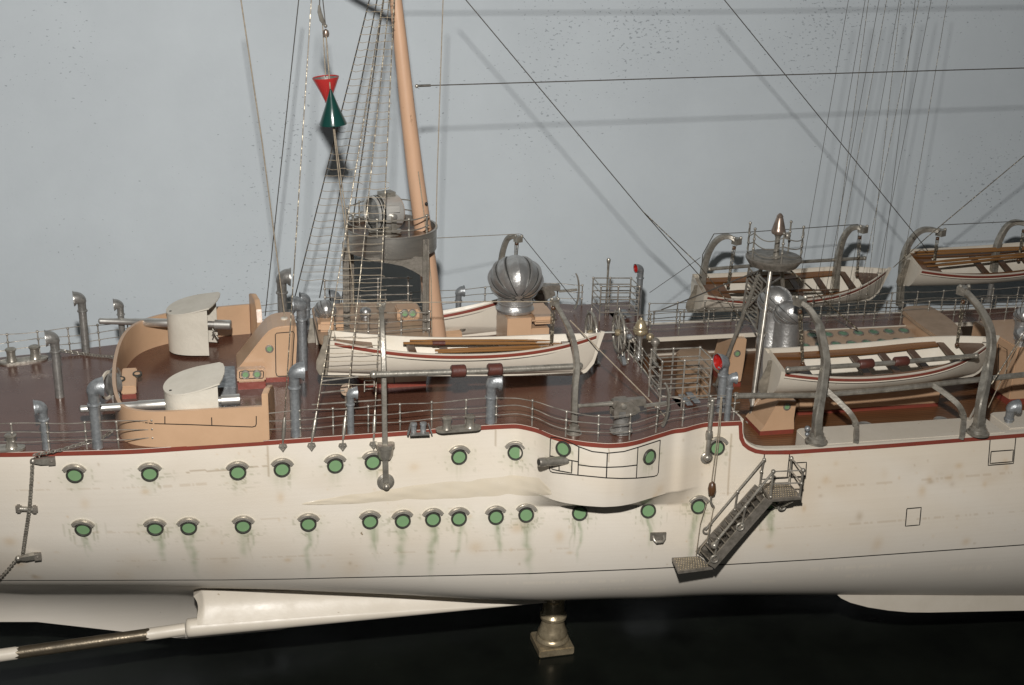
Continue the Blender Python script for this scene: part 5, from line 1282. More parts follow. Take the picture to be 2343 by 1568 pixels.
# long brown line between gangway and skylight: dark coaming rail
# companion slide with sloped rounded lid
def lid_box(label, poly, z, zb, th=.0042, body=MT['tand'], slope=0.0):
    P = [atz(p, z) for p in poly]; c = sum(P, V())/len(P)
    t = thing('companion_hatch', label, 'hatch', (c.x, c.y, zb))
    S_ = [q for q in smooth_path(P+[P[0]], 5)[:-1]]
    mb = MB(); mb.prism(S_, (0, 0, -th)); mb.build('lid', body, t, sharp=35, bevel=.0012)
    sh = [c+(q-c)*.90 for q in P]; mb = MB(); mb.prism([V((q.x, q.y, zb)) for q in sh], (0, 0, z-th-zb)); mb.build('casing', MT['tan'], t, smooth=False)
    return t
lid_box('companion hatch with smooth rounded buff lid above the bow half of the near cutter', [c6(x, y) for x, y in ((608, 668), (640, 645), (720, 640), (800, 645), (900, 705), (975, 765), (1005, 805), (985, 845), (930, 855), (860, 855), (800, 815), (700, 745))], .012, -.0078)
lid_box('companion hatch with big rounded buff lid under the near pipe cage', [c4(x, y) for x, y in ((1578, 950), (1612, 918), (1700, 912), (1780, 918), (1828, 945), (1850, 1000), (1845, 1090), (1800, 1110), (1740, 1080), (1640, 1010))], -.014, ZL)
companion('companion_hood', 'buff hood of triangular side with green port standing on planked deck below the long spar', 'companion',
    [D(1736, 1008), D(1737, 1000), c5(705, 1500), c5(735, 1445), c5(770, 1385), c5(802, 1330), c5(922, 1330), c5(905, 1450), D(1814, 1003)], .059, .033, ZL, ports=(c5(857, 1368),))
companion('companion_hood', 'buff triangular hood with green port behind the near pipe cage, under the tower ladder', 'companion',
    [c5(440, 1200), c5(442, 1150), c5(470, 1060), c5(505, 930), c5(518, 905), c5(586, 905), c5(570, 1050), c5(545, 1200)], .168, .038, ZL, ports=(c5(518, 1005),))
ball_cowl('ribbed cowl behind the tower legs, partly hidden by its nearer twin', c5(775, 650), .128, 42, (.42, -.76, -.5), 33, ZL, rot=.3)
ball_cowl('ribbed cowl standing right of the tower leg beside the stern davit', c5(868, 735), .108, 37, (.42, -.76, -.5), 31, ZL, rot=.1)
ball_cowl('ribbed cowl cut by the right frame edge beyond the bow of the near cutter', c6(1400, 705), .118, 23, (-.5, -.8, -.3), 17, -.03, rot=.1)
ball_cowl('lower dull cowl at the right frame edge below the upper ribbed one', c6(1392, 830), .095, 21, (-.5, -.8, -.3), 15, ZL, rot=.5, nseg=7)
# shiny deck plates
for p, lab in ((c6(378, 1418), 'left one of two round bright metal plates set in the planked deck'), (c6(866, 1385), 'right one of two round bright metal plates set in the planked deck')):
    c = atz(p, ZL); mb = MB(); mb.lathe(c+V((0, 0, .0001)), [(.0066, 0), (.0066, .0012), (.0058, .0018), (.0050, .0014), (.0003, .0012), (.0001, .0016)], n=28, cap=False); o = mb.build('deck_plate', MT['steel'], None, org=c); tag(o, lab, 'deck plate', 'round metal plates in the planked deck')
# rag-like blue white crust at the stern davit foot
t = thing('crust_lump', 'pale blue lumpy scrap stuck at the foot of the stern davit', 'rag', aty(c6(22, 1500), -.002))
mb = MB()
c = aty(c6(22, 1470), -.002)
for i in range(9): mb.ball(c+V((random.uniform(-.002, .002), random.uniform(-.002, .002), random.uniform(-.007, .007))), random.uniform(.0016, .0026), 7)
mb.build('encrustation', MT['galv'], t)
# far stand post under the oared cutter
t = thing('boat_chock', 'pale post with collar supporting the far oared cutter', 'support', aty(c6(1175, 600), .27))
c = aty(c6(1175, 605), .262); mb = MB(); mb.lathe(c+V((0, 0, -.002)), [(.005, 0), (.004, .002), (.0028, .003), (.0028, .020)], n=14); mb.build('post', MT['galvd'], t)

# ------------------------------------------------------------------ mast and hoist
mt_ = thing('mast', 'tall raked buff mast tapering upward beside the searchlight drum', 'mast', (aty((1012, 845), .137)))
mb = MB(); a = aty((1013, 860), .137); b = aty((901, -110), .137)
cc = [(1013, 860, 23), (1000, 775, 21.5), (989, 690, 21), (972, 560, 20.2), (950, 400, 19), (932, 250, 17.5), (917, 110, 16), (905, 0, 14.5), (893, -110, 13)]
P = [aty((x, y), .137) for x, y, r in cc]; P[0].z = 0.0003
base_pt = P[0]; mb.tube(P, [r/pm(q) for q, (x, y, r) in zip(P, cc)], 28); mb.build('pole', MT['mast'], mt_)
mb = MB(); mb.tube([aty((690, -170), .137), aty((800, -105), .137), aty((905, -45), .137)], [.0016, .0026, .0028], 12); mb.build('gaff', MT['mast'], mt_)
c = aty((958, 196), .137); mb = MB(); mb.ball(c+V((-.002, -.003, 0)), .0016); mb.build('wire_eye', MT['nickel'], mt_)
mb = MB(); mb.tube([aty(c2(1140, 0), .129), aty(c2(1185, 330), .129), aty(c2(1235, 800), .129), aty(c2(1240, 1200), .129)], .00045, 6); mb.build('downhaul', MT['tanwire'], mt_)
mb = MB(); mb.ball(aty(c2(1200, 238), .128), .0014); mb.build('cleat', MT['dark'], mt_)
def cone(label, apex, basec, rpx, m, Y, nm='signal_cone'):
    A = aty(apex, Y); B_ = aty(basec, Y); t = thing(nm, label, 'signal cone', B_, 'signal cones on the hoist')
    r = rpx/pm(B_); ax_ = (A-B_); mb = MB(); mb.lathe(B_, [(r*.96, .0006), (r, -.0002), (r*1.0, .0006), (r*.5, ax_.length*.5), (.0007, ax_.length*.99), (.0001, ax_.length)], ax_, 36, cap=False); mb.build('shell', MT[m], t)
    mb = MB(); mb.lathe(B_, [(r*.955, .0007), (.0001, ax_.length*.93)], ax_, 36, cap=False); mb.build('inside', MT['galvd'], t)
    return t
cone('red lacquered signal cone with its point down, half behind the green one', b5(478, 800), b5(453, 575), 30.5, 'redcone', .112)
cone('dark green lacquered signal cone with its point up', b5(489, 662), b5(509, 922), 31.5, 'greencone', .103)
hb = thing('hoist_block', 'small bronze hook and block on the hoist line above the two cones', 'block', aty(b5(455, 250), .108))
mb = MB(); c = aty(b5(455, 250), .108); mb.lathe(c, [(.0001, -.0035), (.0022, -.0022), (.0026, 0), (.0020, .0022), (.0001, .0034)], n=12, cap=False); mb.build('block', MT['copper'], hb)
mb = MB(); mb.tube([aty(b5(x, y), .108) for x, y in ((405, 40), (408, 90), (425, 150), (447, 190))], [.0008, .0016, .0018, .0009], 8); mb.ball(aty(b5(453, 195), .108), .0014); mb.build('hook', MT['nickel'], hb)
hg = 'hoist lines of the signal cones'
wire('thin line from the top edge to the hook above the cones', [(*b5(410, -40), .108), (*b5(408, 40), .108)], .00045, 'darkwire', group=hg)
wire('line from the small bronze block down to the tip of the green cone', [(*b5(457, 270), .106), (*b5(487, 660), .103)], .0005, 'tanwire', group=hg)
wire('line from the hook down to the red cone', [(*b5(430, 180), .112), (*b5(453, 560), .112)], .0004, 'tanwire', group=hg)
wire('line from the top edge slanting right of the hook to the bronze block', [(*b5(428, -40), .108), (*b5(452, 185), .108)], .0004, 'darkwire', group=hg)
wire('pale cord from the green cone down to the deckhouse rail', [(*b5(508, 930), .103), (*b5(570, 1480), .10), (*c2(600, 420), .098), (*c2(655, 820), .095), (*c2(660, 980), .09)], .00045, 'tanwire', group=hg)
wire('second pale cord from the green cone, hanging slightly right', [(*b5(515, 930), .104), (*b5(600, 1568), .10), (*c2(640, 700), .094), (*c2(655, 820), .095)], .0004, 'tanwire', group=hg)

# ------------------------------------------------------------------ shrouds with ratlines
def deadeye(p, parent, yoff=-.0018):
    l, nn = hit((p[0], p[1]+7));  l = l if l is not None else aty(p, 0)
    mb = MB(); mb.prism([l+V((x, -.0016, z)) for x, z in ((-.0024, .0030), (-.0032, .0008), (-.0016, -.0012), (0, -.0036), (.0016, -.0012), (.0032, .0008), (.0024, .0030))], (0, .0014, 0)); mb.ball(l+V((-.0014, -.0019, .0012)), .0007, 6); mb.ball(l+V((.0014, -.0019, .0012)), .0007, 6); mb.ball(l+V((0, -.0019, -.0018)), .0007, 6)
    mb.build('chain_plate', MT['nickel'], parent, smooth=False)
    return l+V((0, -.0012, .003))
def shroud_net(label, lines, cat, m, base_fn, n_rat, y0, y1, rr=.00024, wav=.0006, r=.00052, rm='tanwire'):
    tops = [aty(a, Ya) for a, b, Ya, Yb in lines]; bots = []
    t = thing('shrouds', label, cat, aty(lines[0][1], lines[0][3]))
    if base_fn is near_base:
        for x0_, y0_, x1_, y1_ in ((322, 687, 792, 655), (384, 606, 545, 590), (392, 526, 640, 496)):
            mb = MB(); mb.tube([aty(c3(x0_, y0_), .014), aty(c3(x1_, y1_), .014)], .0006, 6); mb.build('sheer_pole', MT['rail'], t)
    for (a, b, Ya, Yb) in lines:
        B_ = base_fn(b, Yb, t); bots.append(B_)
        A = aty(a, Ya); mb = MB(); mb.tube([A, A.lerp(B_, .5), B_], r, 6); mb.build('shroud', MT[m], t)
        if base_fn is near_base:
            u = (A-B_).normalized(); mb = MB(); mb.tube([B_, B_+u*.003, B_+u*.005, B_+u*.018, B_+u*.020, B_+u*.024], [.0006, .0008, .0014, .0014, .0008, .0007], 10); mb.build('turnbuckle', MT['nickel'], t)
    for k in range(n_rat):
        py = y0+(y1-y0)*k/(n_rat-1)+random.uniform(-1.5, 1.5)
        Q = []
        for A, B_ in zip(tops, bots):
            lo, hi = 0., 1.
            for _ in range(30):
                f = (lo+hi)/2
                if proj(A.lerp(B_, f))[1] < py: lo = f
                else: hi = f
            Q.append(A.lerp(B_, lo))
        pts = []
        for i in range(len(Q)-1):
            s_ = random.uniform(.2, 1)*wav; pts += [Q[i].lerp(Q[i+1], j/6)-V((0, 0, s_*sin(pi*j/6)+s_*.4*sin(2*pi*j/6))) for j in range(6)]
        pts.append(Q[-1])
        if random.random() < .5: pts.append(Q[-1]+(Q[-1]-Q[-2])*random.uniform(.05, .3)+V((0, 0, random.uniform(-.002, .001))))
        mb = MB(); mb.tube(pts, rr, 5)
        for q in Q: mb.ball(q, r*1.35, 6)
        mb.build('ratline', MT[rm], t)
    return t
def near_base(b, Yb, t): return deadeye(b, t)
def far_base(b, Yb, t): return aty(b, Yb)
shroud_net('near shrouds of bright twisted wire with ratlines, rising from the near deck edge', [((899, -140), c3(320, 950), .128, 0), ((905, -140), c3(532, 950), .130, 0), ((908, -140), c3(742, 940), .132, 0)], 'shrouds', 'litwire', near_base, 50, 5, 880, r=.00044)
shroud_net('far shrouds coloured dark as in shade, with wavy ratlines, ending at the far rail', [((860, -60), c2(228, 920), .148, .255), ((874, -60), c2(408, 935), .147, .255), ((886, -60), c2(565, 1010), .146, .255)], 'shrouds', 'darkwire', far_base, 38, 10, 640, wav=.0012, rm='tanwire')  # shade on the far side is put into the dark wire colour
G = 'long rigging lines of the ship'
q = thing('backstay', 'bright twisted backstay ending at the near deck edge just right of the breastwork', 'backstay', aty(c3(125, 950), 0), G)
B_ = deadeye(c3(125, 955), q); A = aty((716, -60), .06); mb = MB(); mb.tube([B_, A], .00042, 6); mb.build('line', MT['litwire'], q); u = (A-B_).normalized(); mb = MB(); mb.tube([B_, B_+u*.003, B_+u*.005, B_+u*.017, B_+u*.02], [.0006, .0008, .0014, .0014, .0007], 10); mb.build('turnbuckle', MT['nickel'], q)
wire('dark backstay left of the cones, ending at the far rail by the companion hood', [(*b5(258, -40), .2), (*c2(5, 1070), .232)], .00042, 'darkwire', group=G)
wire('pale tan cord from the top edge down to the top of the companion hood', [(548, -20, .12), (600, 330, .126), (*c2(155, 1110), .134)], .0005, 'tanwire', group=G)
wire('thin line right of the mast from the top edge to the drum platform', [(1014, -20, .137), (1000, 400, .13), (*c2(1270, 500), .125)], .0004, 'tanwire', group=G)
wire('level aerial wire from the mast to the right frame edge', [(955, 197, .137), (1650, 176, .137), (2420, 154, .137)], .00045, 'darkwire', group=G)
wire('upper aerial wire above the frame, known by its soft shadow along the top', [(900, -72, .137), (1650, -70, .137), (2450, -76, .137)], .00045, 'darkwire', group=G)
mb = MB(); mb.tube([aty((955, 197), .137), aty((985, 196), .137)], .0010, 8); o = mb.build('wire_splice', MT['darkwire'], None); tag(o, 'dark bound splice where the aerial wire meets the mast', 'splice')
wire('dark stay from the top edge to a fork above the far rail', [(1040, -30, .14), (1470, 484, .15)], .0004, 'darkwire', group=G)
wire('dark leg of the forked stay ending at the stern of the far cutter', [(1470, 484, .15), (*c4(1770, 397), .20)], .00045, 'darkwire', group=G)
wire('bright twisted leg of the forked stay ending at the raised gangway', [(1470, 484, .15), (*c4(1750, 300), .165), (*c4(2075, 720), .178)], .00042, 'litwire', group=G)
wire('dark slanting stay crossing the aerial wire at right', [(1632, -30, .15), (2090, 533, .23), (*c6(780, 288), .262)], .00042, 'darkwire', group=G)
wire('bright twisted stay from the right frame edge to the bow of the far cutter', [(2400, 309, .2), (2119, 544, .24), (*c6(560, 395), .268)], .00045, 'litwire', group=G)
wire('bright twisted line from the tower platform to the skylight', [(*c5(880, 438), .13), (*c5(1340, 842), .14)], .0007, 'litwire', group=G)
wire('dark line from the tower platform to the gangway rail at left', [(*c5(668, 440), .135), (*c5(150, 650), .172), (*c5(0, 708), .177)], .0006, 'darkwire', group=G)
wire('fine line from the bow davit of the near gig to a ring on the deck', [(*c3(2082, 112), .048), (*c4(1445, 1365), .0), (*c4(1572, 1500), -.004)], .0005, 'tanwire', group=G)
wire('pale line from the drum to the head of the far davit behind the ball cowl', [(*c2(1280, 492), .17), (*c4(420, 70), .25)], .0003, 'tanwire', group=G)
wire('fine line from the far davit down to the far rail', [(*c4(428, 70), .25), (*c4(850, 590), .258)], .00035, 'darkwire', group=G)
wire('level line in front of the big ball cowl to the head of the gig davit', [(*c2(560, 975), .05), (*c4(200, 572), .048), (*c4(690, 572), .048)], .0004, 'tanwire', group=G)
wire('line between the heads of the far davits of the empty cutter', [(*c5(360, 190), .28), (*c5(540, 182), .272), (*c5(1345, 125), .272)], .0004, 'darkwire', group=G)
wire('line from the far davit of the oared cutter to the right frame edge', [(*c6(870, 122), .272), (*c6(1500, 92), .272)], .0004, 'darkwire', group=G)
wire('taut line from the gangway rail up towards the lookout tower', [(*c4(1385, 505), .25), (*c4(1760, 245), .28)], .0003, 'darkwire', group=G)
wire('bright stay at the right frame edge down to the foot of the bow davit', [(*c6(1450, 740), .02), (*c6(1190, 1150), .01), ], .0006, 'litwire', group=G)
wire('thin cord beside the bright stay at the right frame edge', [(*c6(1460, 690), .06), (*c6(1170, 1300), .012)], .0004, 'tanwire', group=G)
wire('short bright rod leaning left of the bow davit foot', [(*c6(1092, 1292), .008), (*c6(1035, 1400), .012)], .0011, 'rail', name='turnbuckle_rod', cat='rod')
for s, e in (((360, 190), (280, 335)), ):
    wire('short guy from the top of the stern davit of the far cutter to its arm', [(*c5(360, 190), .28), (*c5(283, 330), .287), (*c5(270, 540), .287)], .0005, 'darkwire', group=G)
vl = [((1060, 0), (790, 1568), 0), ((1170, 0), (905, 1568), 0), ((1192, 0), (985, 1568), 1), ((1262, 0), (975, 1568), 0), ((1312, 0), (1020, 1568), 1), ((1405, 0), (1225, 1568), 1), ((1395, 0), (1120, 1568), 0), ((1500, 0), (1310, 1568), 0), ((1525, 0), (1205, 1568), 1), ((1605, 0), (1300, 1568), 0), ((1712, 0), (1450, 1568), 1)]
names = ['leftmost', 'second', 'third', 'fourth', 'fifth', 'sixth', 'seventh', 'eighth', 'ninth', 'tenth', 'rightmost']
for i, (a, b, br) in enumerate(vl):
    dx = (b[0]-a[0])/(b[1]-a[1])
    wire('%s of the eleven hair thin parallel shrouds before the wall at upper right' % names[i], [(*b6(a[0]-dx*60, -60), .150+.004*i), (*b6(b[0]+dx*(560+i*12), 1568+560+i*12), .178+.004*i)], .00024, 'litwire' if br else 'darkwire', group='hair thin parallel shrouds at upper right')

# ------------------------------------------------------------------ boarding ladder on the ship side
YA, YBk = -.052, -.0245
al = thing('boarding_ladder', 'grey metal boarding ladder slanting down the ship side with a grating at each end', 'ladder', aty(b3(1320, 1200), -.035))
def grate_plate(q4, name, holes=True):
    P = [V(p) for p in q4]; mb = MB(); mb.prism(P, (0, 0, -.0022)); o = mb.build(name, MT['grate'], al, smooth=False)
    if holes:
        mb = MB()
        for i in range(11):
            for j in range(7):
                u, v = (i+1+.5*(j % 2))/12.5, (j+1)/8
                c = P[0].lerp(P[1], u).lerp(P[3].lerp(P[2], u), v); mb.lathe(c+V((0, 0, .0001)), [(.0006, 0), (.0004, .0004), (.0001, .0005)], n=6, cap=False)
        mb.build('tread_studs', MT['brass'], o)
    return P
zT = (aty(b3(1832, 582), YBk).z+aty(b3(1905, 712), YA).z)/2
TP = grate_plate([atz(p, zT) for p in (b3(1832, 582), b3(2052, 572), b3(2158, 690), b3(1900, 712))], 'top_platform')
zB = (aty(b3(1130, 1172), YBk).z+aty(b3(1185, 1280), YA).z)/2
BP = grate_plate([atz(p, zB) for p in (b3(1130, 1170), b3(1345, 1158), b3(1455, 1245), b3(1182, 1280))], 'bottom_platform')
s0, s1 = aty(b3(1815, 612), YBk+.001), aty(b3(1345, 1140), YBk+.001)
t0, t1 = aty(b3(1895, 712), YA+.001), aty(b3(1440, 1235), YA+.001)
for a, b in ((s0, s1), (t0, t1)):
    mb = MB(); mb.bar([a, b], .0014, .0078, up=(0, 0, 1)); mb.build('stringer', MT['grate'], al, smooth=False)
for i in range(11):
    f = (i+.6)/11.3; a = s0.lerp(s1, f); b = t0.lerp(t1, f); mb = MB(); mb.bar([a, b], .0082, .0010, up=(.35, 0, 1)); mb.build('step', MT['grate'], al, smooth=False)
# hand rails
h0, h1 = aty(b3(1860, 395), YBk), aty(b3(1395, 950), YBk); mb = MB(); mb.tube([h0, h1], .0010, 8)
c = aty(b3(1405, 955), YBk); mb.tube([c+V((.0028*cos(a), 0, .0028*sin(a))) for a in lin(1.2, 6.6, 18)], .0008, 6); mb.build('hand_rail', MT['nickel'], al)
h0, h1 = aty(b3(1932, 490), YA), aty(b3(1475, 1050), YA); mb = MB(); mb.tube([h0, h1], .0010, 8); mb.ball(aty(b3(1467, 1075), YA), .0030); mb.build('hand_rail', MT['nickel'], al)
for a, b, Y in (((1860, 395), (1838, 490), YBk), ((1838, 490), (1828, 600), YBk), ((1650, 650), (1628, 790), YBk), ((1435, 905), (1412, 1050), YBk), ((1932, 490), (1912, 690), YA), ((1712, 770), (1685, 915), YA), ((1500, 1020), (1468, 1160), YA)):
    mb = MB(); mb.tube([aty(b3(*a), Y), aty(b3(*b), Y)], .0009, 8); mb.ball(aty(b3(*a), Y), .0016); mb.ball(aty(b3(*b), Y), .0014); mb.build('post', MT['nickel'], al)
for c_ in ((1672, 925), (1468, 1180)):
    c = aty(b3(*c_), YA-.001); mb = MB(); mb.tube([c+V((.0030*cos(a), 0, .0030*sin(a))) for a in lin(0, 2*pi, 21)[:-1]], [.0008]*20, 6, closed=True, up=(0, 1, 0)); mb.build('ring', MT['nickel'], al)
# platform rail
PT = {k: atz(b3(*p), zT) for k, p in dict(a=(1912, 690), b=(2140, 685), c=(2058, 580)).items()}
for k, (x, y) in dict(a=(1932, 490), b=(2168, 480), c=(2075, 385)).items():
    Bp = PT[k]; top = aty(b3(x, y), Bp.y); mb = MB(); mb.tube([Bp, top], .0010, 8); mb.ball(top, .0019); mb.ball(Bp.lerp(top, .5), .0016); mb.build('post', MT['nickel'], al); PT[k+'t'] = top
for f in (1, .52):
    mb = MB(); mb.tube([PT['a'].lerp(PT['at'], f), PT['b'].lerp(PT['bt'], f)], .0006, 6); mb.tube([PT['b'].lerp(PT['bt'], f), PT['c'].lerp(PT['ct'], f)], .0006, 6); mb.build('platform_rail', MT['rail'], al)
mb = MB(); mb.tube([aty(b3(1870, 700), -.03), aty(b3(1960, 770), -.027)], .0012, 8)
c = aty(b3(2000, 765), -.03); mb.tube([c+V((.003*cos(a), 0, .003*sin(a))) for a in lin(0, 2*pi, 19)[:-1]], [.0009]*18, 6, closed=True, up=(0, 1, 0)); mb.tube([c, aty(b3(2080, 725), -.045)], .0011, 8); mb.build('bracket', MT['nickel'], al)
# fall ropes of the ladder
wire('pair of fall ropes hanging down the ship side to the brown block', [(*c5(408, 1300), -.022), (*b3(1495, 180), -.025), (*b3(1440, 595), -.028)], .0004, 'tanwire', group='fall ropes of the boarding ladder')
wire('front fall rope hanging beside its twin to the brown block', [(*c5(415, 1300), -.022), (*b3(1508, 180), -.025), (*b3(1460, 595), -.028)], .0004, 'tanwire', group='fall ropes of the boarding ladder')
bl = thing('tackle_block', 'brown wooden block with metal hook hanging before the lower porthole by the boarding ladder', 'block', aty(b3(1447, 625), -.028))
c = aty(b3(1447, 628), -.028); mb = MB(); mb.lathe(c, [(.0001, -.0068), (.0026, -.0045), (.0033, 0), (.0026, .0046), (.0001, .0068)], n=14, cap=False); mb.build('block', MT['darkwood'], bl)
mb = MB(); mb.tube([aty(b3(x, y), -.028) for x, y in ((1442, 665), (1440, 700), (1436, 720), (1447, 750), (1462, 768))], .0009, 8); mb.build('hook', MT['nickel'], bl)
wire('slack thin cord from the hook down to the lower grating', [(*b3(1410, 720), -.028), (*b3(1355, 900), -.030), (*b3(1320, 1150), -.032)], .0003, 'tanwire', group='slack cords at the boarding ladder')
wire('slack curling cord right of the other, down to the foot of the steps', [(*b3(1460, 770), -.028), (*b3(1430, 920), -.030), (*b3(1405, 1040), -.030), (*b3(1360, 1090), -.03), (*b3(1345, 1140), -.03)], .0003, 'tanwire', group='slack cords at the boarding ladder')
sb2 = thing('stowed_boom', 'upright slim boom with ball joint on the ship side above the boarding ladder', 'boom', aty(b3(1410, 385), -.022))
mb = MB(); P = [aty(c5(350, 1328), -.018), aty(c5(335, 1480), -.020), aty(b3(1425, 200), -.022), aty(b3(1410, 380), -.023)]; mb.tube(P, [.0016, .0018, .0018, .0019], 12); mb.ball(P[0], .0021); mb.build('boom', MT['nickel'], sb2)
mb = MB(); mb.lathe(P[2], [(.0026, -.003), (.0030, 0), (.0026, .003)], n=14); l, nn = hit(b3(1402, 378)); mb.lathe(l, [(.0052, 0), (.0050, .0014), (.003, .003)], nn, 16); mb.ball(P[3], .0032, 12); mb.build('joint', MT['nickel'], sb2)

# ------------------------------------------------------------------ small side fittings
def chain(label, pts, pitch=.0026, m='nickel', name='chain'):
    P = pts; cum = [0]
    for a, b in zip(P[:-1], P[1:]): cum.append(cum[-1]+(b-a).length)
    N_ = int(cum[-1]/pitch); mb = MB()
    for i in range(N_):
        s = (i+.5)*pitch; k = max(j for j in range(len(cum)-1) if cum[j] <= s); f = (s-cum[k])/(cum[k+1]-cum[k]); c = P[k].lerp(P[k+1], f); u = (P[k+1]-P[k]).normalized()
        w = u.cross(V((0, -1, 0))) if i % 2 else u.cross(V((.5, -.3, .8))).cross(u); w = w.normalized() if w.length > 1e-6 else u.orthogonal().normalized()
        mb.tube([c+u*(.0019*cos(a))+w*(.0011*sin(a)) for a in lin(0, 2*pi, 11)[:-1]], [.00042]*10, 5, closed=True)
    o = mb.build(name, MT[m], None, org=P[0]); tag(o, label, 'chain', 'small chains of the ship'); return o
def hp(p, o=.0015):
    l, nn = hit(p); return l+nn*o
chain('hanging chain down the ship side at far left, between three small cleats', [hp(p, .0035) for p in dense([b1(210, 150), b1(207, 230), b1(200, 330), b1(192, 440), b1(180, 520), b1(165, 620), b1(150, 722)], 10)])
chain('lowest chain slanting from the bottom cleat out of the left frame edge', [hp(p, .002) for p in dense([b1(122, 745), b1(60, 820), b1(0, 885), b1(-40, 930)], 10)])
chain('chain on the brown deck behind the near rail, rising right to the breastwork', [atz(c1(250, 1512), .004), atz(c1(450, 1475), .002), atz(c1(600, 1430), .002), atz(c1(730, 1400), .004), aty(c1(850, 1325), .02)])
chain('dark chain across the far deck from a ventilator to the breastwork', [atz(c1(440, 735), .004), atz(c1(620, 765), .001), atz(c1(740, 780), .001), atz(c1(855, 785), .002)])
def cleat(label, pa, pb, w, knob):
    A = hp(pa, .001); B_ = hp(pb, .001); t = thing('chain_cleat', label, 'cleat', (A+B_)/2, 'chain cleats on the ship side at left'); l, nn = hit(pa)
    mb = MB(); mb.bar([A+nn*.003, A.lerp(B_, .4)+nn*.0022, A.lerp(B_, .75)+nn*.001, B_], w, .0032, up=nn, scale=[.55, .9, 1, 1]); mb.ball(A+nn*.003, w*.42, 10); mb.build('lever', MT['nickel'], t, sharp=30)
    mb = MB(); mb.box(B_+nn*.0008, (w*.9, .003, w*1.15)); mb.ball(B_+nn*.002, .0010); mb.build('plate', MT['grate'], t, smooth=False)
    return t
cleat('top chain cleat, right on the red edge stripe', b1(215, 140), b1(330, 148), .0052, 1)
cleat('bottom chain cleat where the chain turns out of frame', b1(122, 742), b1(242, 742), .0054, 1)
t = thing('chain_cleat', 'middle chain cleat, a dumbbell shaped fitting with dark knobs', 'cleat', hp(b1(172, 450)), 'chain cleats on the ship side at left'); A = hp(b1(122, 446), .002); B_ = hp(b1(222, 450), .002)
mb = MB(); mb.tube([A, A.lerp(B_, .3), A.lerp(B_, .7), B_], [.0022, .0018, .0018, .0022], 10); mb.build('bar', MT['nickel'], t)
for c in (A, B_): mb = MB(); mb.box(c, (.0042, .004, .0062)); mb.build('knob', MT['grate'], t, bevel=.001)
t = thing('step_bracket', 'small metal plate with a looped handle on the ship side under the sponson end', 'bracket', hp(b3(1020, 1000))); c, nn = hit(b3(1020, 998)); A = hp(b3(957, 1000), 0); B_ = hp(b3(1083, 995), 0)
mb = MB(); mb.box(c+nn*.0005, ((B_-A).length, .0020, .0068), rz=atan2((B_-A).y, (B_-A).x)); mb.build('plate', MT['grate'], t, smooth=False, bevel=.0003)
mb = MB(); mb.tube([c+nn*.001+V((x, -z2, -z)) for x, z, z2 in ((-.0042, -.001, 0), (-.0042, .0012, .003), (-.0025, .0030, .004), (.0025, .0030, .004), (.0042, .0012, .003), (.0042, -.001, 0))], .0010, 8); mb.build('handle', MT['nickel'], t)
# broadside gun muzzle in the sponson
l, nn = hit(b3(275, 402)); m0 = aty(b3(78, 417), l.y-.004)
t = thing('casemate_gun', 'short gun barrel poking aft out of the painted panel on the sponson', 'gun', l); u = (m0-l).normalized(); L_ = (m0-l).length
mb = MB(); mb.lathe(l-u*.004, [(.0034, 0), (.0034, L_*.75), (.0031, L_*.9), (.0035, L_*.93), (.0035, L_+.003), (.0032, L_+.004), (.0019, L_+.004)], u, 22); mb.build('barrel', MT['nickel'], t)
mb = MB(); mb.lathe(m0+u*.0001, [(.0024, 0), (.0024, .0003)], u, 14); mb.build('muzzle', MT['dark'], t)

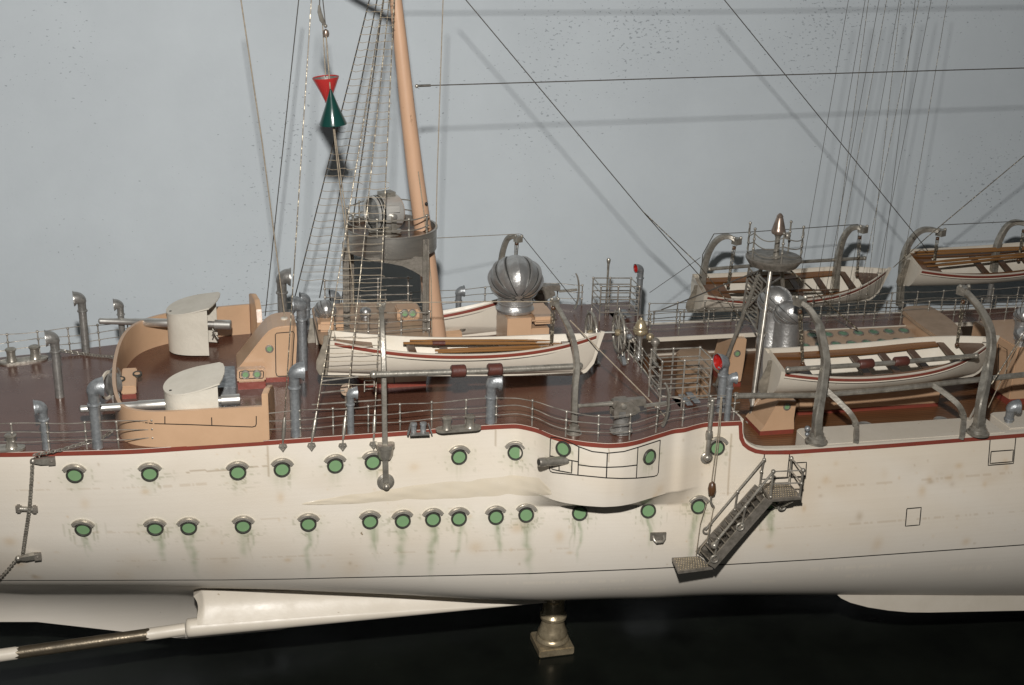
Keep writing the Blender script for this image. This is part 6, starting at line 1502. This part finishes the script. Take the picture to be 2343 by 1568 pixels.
# ------------------------------------------------------------------ pedestal, base, wall
YW = .44
pb0 = aty((1262, 1480), .118); ZB = pb0.z
pd = thing('display_pedestal', 'turned brass pedestal with square foot under the keel', 'pedestal', (pb0.x, .118, ZB)); k = 1/pm(pb0)
H_ = -.196-ZB
mb = MB(); mb.lathe((pb0.x, .118, ZB), [(r*k, h*k*1.17) for r, h in ((38, 21), (37, 26), (33, 29), (34, 37), (30, 43), (26, 56), (24, 64), (30, 68), (31, 74), (27, 78), (25, 82), (24, 106), (27, 109), (28, 116), (25, 119), (25, 122), (34, 124))]+[(34*k, H_+.004)], n=36); mb.build('column', MT['brass'], pd)
mb = MB(); mb.box((pb0.x, .118, ZB+.0042), (82*k, 82*k, .0080), rz=radians(2)); mb.build('foot', MT['brass'], pd, smooth=False, bevel=.001)
mb = MB(); mb.add([V((-2.2, -1.6, ZB)), V((2.4, -1.6, ZB)), V((2.4, YW-.0005, ZB)), V((-2.2, YW-.0005, ZB))], [(0, 1, 2, 3)]); mb.add([V((-2.2, -1.6, ZB-.02)), V((2.4, -1.6, ZB-.02)), V((2.4, YW-.0005, ZB-.02)), V((-2.2, YW-.0005, ZB-.02))], [(0, 1, 2, 3)])
o = mb.build('tabletop', MT['base'], None, org=(0, 0, ZB), smooth=False); o['kind'] = 'structure'
mb = MB(); mb.box((.1, YW+.01, ZB+.75), (4.6, .02, 1.54)); o = mb.build('wall', MT['wall'], None, org=(0, YW, ZB), smooth=False); tag(o, 'pale blue grey painted wall with dark specks behind the ship', 'wall')

# ------------------------------------------------------------------ light, world, camera
def lamp(name, loc, target, size, watts, col=(1, 1, 1), spread=180):
    d = bpy.data.lights.new(name, 'AREA'); d.shape = 'DISK'; d.size = size; d.energy = watts; d.color = col; d.spread = radians(spread)
    o = bpy.data.objects.new(name, d); COL.objects.link(o); o.location = loc
    o.rotation_euler = (V(target)-V(loc)).to_track_quat('-Z', 'Y').to_euler(); return o
FL = POS+UP*.145-RT*.014
lamp('camera_flash', FL, (-.10, .17, -.04), .024, 10.8, (1, .975, .94), 160)
w = bpy.data.worlds.new('World'); SC.world = w; w.use_nodes = True
w.node_tree.nodes['Background'].inputs[0].default_value = (.9, .95, 1, 1); w.node_tree.nodes['Background'].inputs[1].default_value = .046
cd = bpy.data.cameras.new('camera'); cam = bpy.data.objects.new('camera', cd); COL.objects.link(cam)
M4 = Matrix((RT, UP, -FW)).transposed().to_4x4(); M4.translation = POS; cam.matrix_world = M4
cd.sensor_width = 36; cd.lens = 36*F/2342; cd.clip_start = .01; cd.clip_end = 50
SC.camera = cam
SC.view_settings.view_transform = 'Standard'; SC.view_settings.look = 'None'; SC.view_settings.gamma = 1; SC.view_settings.exposure = 0
SC.render.engine = 'CYCLES'
